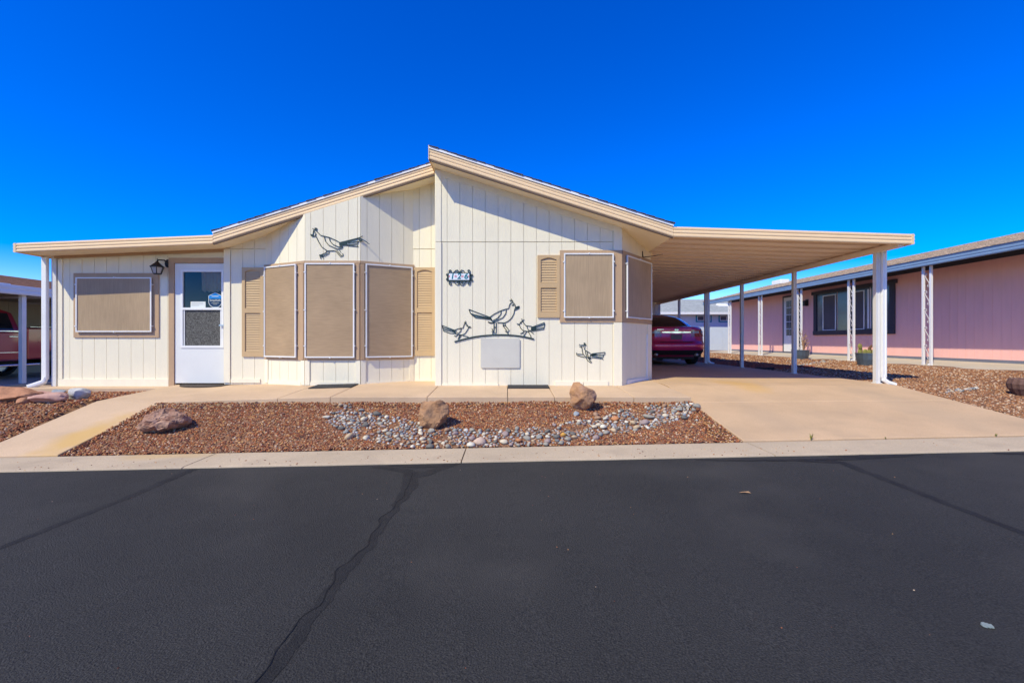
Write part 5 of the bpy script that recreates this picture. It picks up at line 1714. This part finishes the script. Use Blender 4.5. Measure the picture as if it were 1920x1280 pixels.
z = tub(9.10, 11.5, 'ribbed grey tub planter with prickly pear pads, right of two', 0)
pc = thing('prickly_pear', (9.10, 11.5, z + 0.26), 'yellow-green prickly pear growing in a grey tub', 'cactus')
for k, (dx, dy, dz, a, w_, h_, m) in enumerate(((-0.19, 0.0, 0.02, 0.1, 0.06, 0.09, 'cactus'), (-0.21, -0.02, 0.15, -0.3, 0.055, 0.075, 'cactus'), (-0.09, -0.03, 0.02, 0.25, 0.06, 0.07, 'cactus'), (0.0, -0.03, 0.01, 0.0, 0.075, 0.065, 'cactus'), (0.07, 0.02, 0.02, -0.2, 0.05, 0.10, 'cactus_dry'), (0.09, 0.02, 0.15, 0.5, 0.03, 0.06, 'cactus_dry'), (0.15, 0.03, 0.01, 0.2, 0.055, 0.07, 'cactus'))):
    me = rock_mesh('pad', 300 + k, 3, (w_, 0.022, h_), 0, 0.05)
    me.transform(Matrix.Rotation(a, 4, 'Y')); me.materials.append(M[m])
    o = bpy.data.objects.new('pad', me); COL.objects.link(o); o.parent = pc; o.location = (dx, dy, dz + h_ * 0.8)
z = tub(9.52, 14.8, 'ribbed grey tub planter with a dry stalk, left of two', 0)
q = MB()
for k in range(9):
    a = random.uniform(0, 6.28); h_ = random.uniform(0.25, 0.72); b_ = random.uniform(0.04, 0.14)
    q.tube([(9.62, 14.8, z + 0.25), (9.62 + b_ * 0.4 * math.cos(a), 14.8 + b_ * 0.4 * math.sin(a), z + 0.25 + h_ * 0.5), (9.62 + b_ * math.cos(a), 14.8 + b_ * math.sin(a), z + 0.25 + h_)], [0.014, 0.011, 0.006], 5)
    for c in range(4):
        t = random.uniform(0.4, 1)
        px_, py_, pz_ = 9.62 + b_ * t * math.cos(a), 14.8 + b_ * t * math.sin(a), z + 0.25 + h_ * t
        d = random.uniform(0, 6.28)
        q.add([(px_, py_, pz_), (px_ + 0.06 * math.cos(d), py_ + 0.06 * math.sin(d), pz_ + 0.03), (px_ + 0.03 * math.cos(d + 0.6), py_ + 0.03 * math.sin(d + 0.6), pz_ + 0.05)], [(0, 1, 2)])
tag(q.build('dry_plant', 'dry_stem', fix=False), 'thin dry brown plant standing in the left grey tub', 'plant')
gx, gy = 7.72, 6.78
q = MB().lathe([(0.10, -0.03), (0.12, 0.0), (0.185, 0.10), (0.20, 0.17), (0.175, 0.235), (0.165, 0.25), (0.15, 0.24), (0.15, 0.18)], (gx, gy, G(gx, gy)), 30, 0.03)
tag(q.build('clay_pot', 'terracotta'), 'squat ribbed dark clay pot at the right picture edge', 'pot')
# pale edging stones in the gravel
pp = [(lerp(6.9, 9.6, t) + random.gauss(0, 0.05), lerp(11.2, 13.6, t) + random.gauss(0, 0.08)) for t in np.linspace(0, 1, 60)]
pp += [(lerp(6.65, 7.55, t) + random.gauss(0, 0.03), lerp(6.9, 7.3, t) + random.gauss(0, 0.04)) for t in np.linspace(0, 1, 26)]
p = np.array([(a, b, G(a, b) + 0.015) for a, b in pp]); s = rng.uniform(0.015, 0.035, len(pp))
scatter('edging_stones', 'river_stuff', p, s, label='thin line of pale grey stones crossing the right gravel yard', cat='stones')
q = MB().box(6.18, 6.62, 11.28, 11.38, G(6.4, 11.3) - 0.02, G(6.4, 11.3) + 0.06)
tag(q.build('timber_edging', 'timber', bevel=0.01), 'short dark timber edging beside the carport post', 'timber')

# ------------------------------------------------------------------ pale blue house behind
BL_ = thing('pale_blue_house', (10, 27, 0.1), 'pale blue house with grey shingle roof and teal window frames, seen past the carport', 'house')
plB = Plane(3.0, 27.0, 24.0, 27.0)
siding('wall', plB, 0, plB.L, 0.0, lambda u: 2.32, [1.22 * k for k in range(1, 17)], m='pale_blue', gm='pale_blue', parent=BL_)
box('fascia', 'porch_white', BL_, 2.6, 24.4, 26.50, 26.55, 2.20, 2.34)
MB().prism([(2.6, 26.52, 2.30), (24.4, 26.52, 2.30), (24.4, 31.5, 3.46), (2.6, 31.5, 3.46)], [(2.6, 26.52, 2.36), (24.4, 26.52, 2.36), (24.4, 31.5, 3.52), (2.6, 31.5, 3.52)]).build('roof', 'shingle_grey', BL_)
box('soffit', 'porch_white', BL_, 2.7, 24.3, 26.55, 27.0, 2.23, 2.26)
MB().prism([(2.6, 31.5, 3.50), (24.4, 31.5, 3.50), (24.4, 36, 2.4), (2.6, 36, 2.4)], [(2.6, 31.5, 3.44), (24.4, 31.5, 3.44), (24.4, 36, 2.3), (2.6, 36, 2.3)]).build('roof', 'shingle_grey', BL_)
for x0, x1 in ((11.15, 12.1), (12.5, 13.45)):
    q = MB(); plB.rect(q, x0 - 3, x1 - 3, 1.76, 2.16, 0.015, 0.03); w = q.build('window', 'teal', BL_)
    q = MB(); plB.rect(q, x0 - 3 + 0.08, x1 - 3 - 0.08, 1.84, 2.13, 0.031, 0.04); q.build('frame', 'porch_white', w)
    for a, b in ((x0 + 0.11, (x0 + x1) / 2 - 0.02), ((x0 + x1) / 2 + 0.02, x1 - 0.11)):
        q = MB(); plB.rect(q, a - 3, b - 3, 1.88, 2.10, 0.041, 0.045); q.build('pane', 'pane_slate', w)
MB().prism([(13.3, 28.6, 2.84), (13.95, 28.6, 2.84), (13.95, 29.1, 2.96), (13.3, 29.1, 2.96)], [(13.36, 28.66, 2.95), (13.89, 28.66, 2.95), (13.89, 29.05, 3.04), (13.36, 29.05, 3.04)]).build('skylight', 'porch_white', BL_)

# ------------------------------------------------------------------ left neighbour: carport, house, pickup
LZ = -0.36
LN = thing('brown_roof_house', (-16, 12, LZ), 'neighbour house with brown shingle roof and white carport at the left edge', 'house')
slab(LN, 'carport_slab', 'pale_slab', -16.5, -11.7, 5.6, 22, lambda x, y: LZ, 0.15, 2, 2)
for y in (7.0, 11.25, 15.5, 19.7):
    q = MB(); y0, y1 = y - 0.05, y + 0.05
    q.box(-12.045, -11.955, y0, y1, LZ, 1.83); q.build('post', 'porch_white', LN)
fascia(LN, 5.5, 22.2, lambda y: 1.80, -11.85, 0.22, 'white_alu', axis='y', sgn=1, ribs=2)
box('carport_roof', 'beige_wall', LN, -16.5, -11.88, 5.55, 22.1, 1.90, 1.98)
for k in range(8):
    box('roof_rib', 'porch_white', LN, -16.4, -11.95, 6.5 + 2 * k, 6.56 + 2 * k, 1.84, 1.90)
siding('wall', Plane(-15.6, 22, -15.6, 5.0)  if False else Plane(-15.6, 5.0, -15.6, 22), 0, 17, LZ, lambda u: 1.90, [0.4 * k for k in range(1, 42)], m='beige_wall', gm='beige_wall', parent=LN)
MB().prism([(-15.0, 4.8, 2.22), (-19.0, 4.8, 3.12), (-23, 4.8, 2.2)], [(-15.0, 22.4, 2.22), (-19.0, 22.4, 3.12), (-23, 22.4, 2.2)]).build('roof', 'shingle_brown', LN)
for i in range(18):
    a, b = lerp(-14.95, -19.0, i / 18), lerp(-14.95, -19.0, (i + 1.15) / 18)
    zz = lambda x: 2.22 + (-15.0 - x) * 0.225 + 0.006
    MB().prism([(a, 4.75, zz(a)), (a, 4.75, zz(a) + 0.02), (b, 4.75, zz(b) + 0.006), (b, 4.75, zz(b))], [(a, 22.45, zz(a)), (a, 22.45, zz(a) + 0.02), (b, 22.45, zz(b) + 0.006), (b, 22.45, zz(b))]).build('shingle_course', 'shingle_brown', LN)
box('eave_board', 'white_alu', LN, -15.0, -14.9, 4.8, 22.4, 1.98, 2.24)
box('roof_vent', 'white_alu', LN, -15.9, -15.5, 13.6, 14.2, 2.30, 2.46, bevel=0.02)

TR = thing('pickup_truck', (-14.2, 11.0, LZ), 'dark red crew-cab pickup under the white carport at the left edge', 'truck')
def yz(y, z): return (y, LZ + z)
def ext(name, m, pts, x0, x1, parent, bevel=0.0, inset=0.0, zin=9):
    A = [(x0, y, z) for y, z in pts]; B2 = [(x1, y, z) for y, z in pts]
    return MB().prism(A, B2).build(name, m, parent, bevel=bevel)
XR, XL = -13.22, -15.2
cab = [yz(8.3, 0.55), yz(8.25, 1.0), yz(8.4, 1.18), yz(9.5, 1.26), yz(12.44, 1.30), yz(12.44, 0.50), yz(8.6, 0.5)]
body_t = ext('cab', 'truck_paint', cab, XL, XR, TR, 0.05)
roof_t = [yz(9.45, 1.24), yz(10.2, 1.80), yz(10.6, 1.90), yz(12.0, 1.90), yz(12.30, 1.80), yz(12.42, 1.28)]
MB().prism([(XR - 0.04 - (z - LZ - 1.25) * 0.25, y, z) for y, z in roof_t], [(XL + 0.04 + (z - LZ - 1.25) * 0.25, y, z) for y, z in roof_t]).build('cab_roof', 'truck_paint', TR, bevel=0.05)
for a, b, sl in ((11.30, 12.22, 0), (10.15, 11.2, 1)):
    top = 1.78
    pts = [(a, 1.33), (b, 1.33), (b - 0.06, top), (a + (0.35 if sl else 0.0), top)]
    MB().prism([(XR - 0.035 - (z - 1.25) * 0.25 + 0.008, y, LZ + z) for y, z in pts], [(XR - 0.035 - (z - 1.25) * 0.25 - 0.02, y, LZ + z) for y, z in pts]).build('side_window', 'car_glass', TR)
box('window_sill_strip', 'chrome', TR, XR - 0.02, XR + 0.012, 9.6, 12.3, LZ + 1.285, LZ + 1.31)
bedp = [yz(12.52, 0.52), yz(12.52, 1.40), yz(14.15, 1.42), yz(14.2, 0.6), yz(13.85, 0.55)]
ext('bed', 'truck_paint', bedp, XL, XR, TR, 0.04)
box('bed_gap', 'black_plastic', TR, XL + 0.05, XR - 0.03, 12.42, 12.54, LZ + 0.5, LZ + 1.35)
box('bed_rail', 'chrome', TR, XR - 0.06, XR + 0.0, 12.6, 14.1, LZ + 1.415, LZ + 1.44, bevel=0.01)
q = MB(); n = 20
pts = [(13.35 + 0.13 * math.cos(2 * math.pi * k / n) - 0.42, LZ + 1.05 + 0.10 * math.sin(2 * math.pi * k / n)) for k in range(n)]
q.prism([(XR - 0.01, a, b) for a, b in pts], [(XR + 0.004, a, b) for a, b in pts]).build('fuel_door', 'truck_paint', TR)
box('door_handle', 'chrome', TR, XR - 0.01, XR + 0.035, 12.05, 12.25, LZ + 1.14, LZ + 1.17, bevel=0.008)
box('side_moulding', 'chrome', TR, XR - 0.01, XR + 0.018, 9.0, 12.40, LZ + 0.72, LZ + 0.745)
box('running_board', 'chrome', TR, XR - 0.02, XR + 0.12, 9.4, 12.75, LZ + 0.36, LZ + 0.42, bevel=0.02)
for y in (8.95, 13.52):
    for sg_ in (1, -1):
        xw = XR - 0.13 if sg_ > 0 else XL + 0.13
        wheel(TR, xw, y, 0.40, 0.27, LZ + 0.40, sg_)
        n = 20
        pts = [(y + 0.50 * math.cos(math.pi * k / n), LZ + 0.42 + 0.50 * math.sin(math.pi * k / n)) for k in range(n + 1)] + [(y - 0.5, LZ + 0.45), (y + 0.5, LZ + 0.45)]
        xa = XR + 0.006 if sg_ > 0 else XL - 0.006
        MB().prism([(xa, a, b) for a, b in pts], [(xa - sg_ * 0.3, a, b) for a, b in pts]).build('wheel_arch', 'black_plastic', TR)
box('front_bumper', 'chrome', TR, XL, XR, 8.12, 8.3, LZ + 0.5, LZ + 0.8, bevel=0.03)
box('chassis', 'black_plastic', TR, XL + 0.4, XR - 0.4, 8.6, 14.0, LZ + 0.40, LZ + 0.56)

# ------------------------------------------------------------------ small litter
def tuft(x, y, z, h, n, lab):
    q_ = MB()
    for k in range(n):
        a = random.uniform(0, 6.28); b_ = random.uniform(0.1, 0.55) * h; hh = h * random.uniform(0.5, 1)
        t = Vector((math.cos(a + 1.57), math.sin(a + 1.57), 0)) * 0.0035
        P0 = Vector((x, y, z)); P1 = Vector((x + b_ * 0.4 * math.cos(a), y + b_ * 0.4 * math.sin(a), z + hh * 0.6)); P2 = Vector((x + b_ * math.cos(a), y + b_ * math.sin(a), z + hh))
        q_.add([P0 - t, P0 + t, P1 + t * 0.7, P1 - t * 0.7, P2], [(0, 1, 2, 3), (3, 2, 4)])
    tag(q_.build('weed', 'weed', fix=False), lab, 'weed', 'weeds in the driveway joint')
tuft(3.23, 4.845, drive_z(3.2, 4.85) - 0.01, 0.085, 16, 'small upright yellow-green weed in the driveway joint')
tuft(4.02, 4.84, drive_z(4.0, 4.85) - 0.01, 0.022, 18, 'low flat weed in the middle of the driveway joint')
tuft(5.2, 4.845, drive_z(5.2, 4.85) - 0.01, 0.04, 12, 'tiny weed near the right end of the driveway joint')
# dead leaf and a pale splat on the road
lx, ly = 1.73, 3.32
q = MB().add([(lx - 0.045, ly, rz(lx, ly) + 0.006), (lx - 0.01, ly - 0.014, rz(lx, ly) + 0.013), (lx + 0.04, ly - 0.012, rz(lx, ly) + 0.006), (lx + 0.03, ly + 0.008, rz(lx, ly) + 0.014), (lx - 0.02, ly + 0.012, rz(lx, ly) + 0.008)], [(0, 1, 4), (1, 2, 3), (1, 3, 4)])
tag(q.build('dead_leaf', 'leaf', fix=False), 'single curled tan leaf lying on the black road', 'leaf')
lx, ly = 1.865, 1.77
q = MB(); n = 22
ring = [(lx + (0.016 + 0.011 * mnoise.noise(Vector((k * 0.7, 3, 0)))) * math.cos(2 * math.pi * k / n) * 1.2, ly + (0.016 + 0.011 * mnoise.noise(Vector((k * 0.7, 3, 0)))) * math.sin(2 * math.pi * k / n)) for k in range(n)]
q.prism([(a, b, rz(a, b) + 0.003) for a, b in ring], [(a, b, rz(a, b) + 0.007) for a, b in ring])
tag(q.build('pale_splat', 'gum'), 'pale greenish splat stuck on the road at lower right', 'splat')
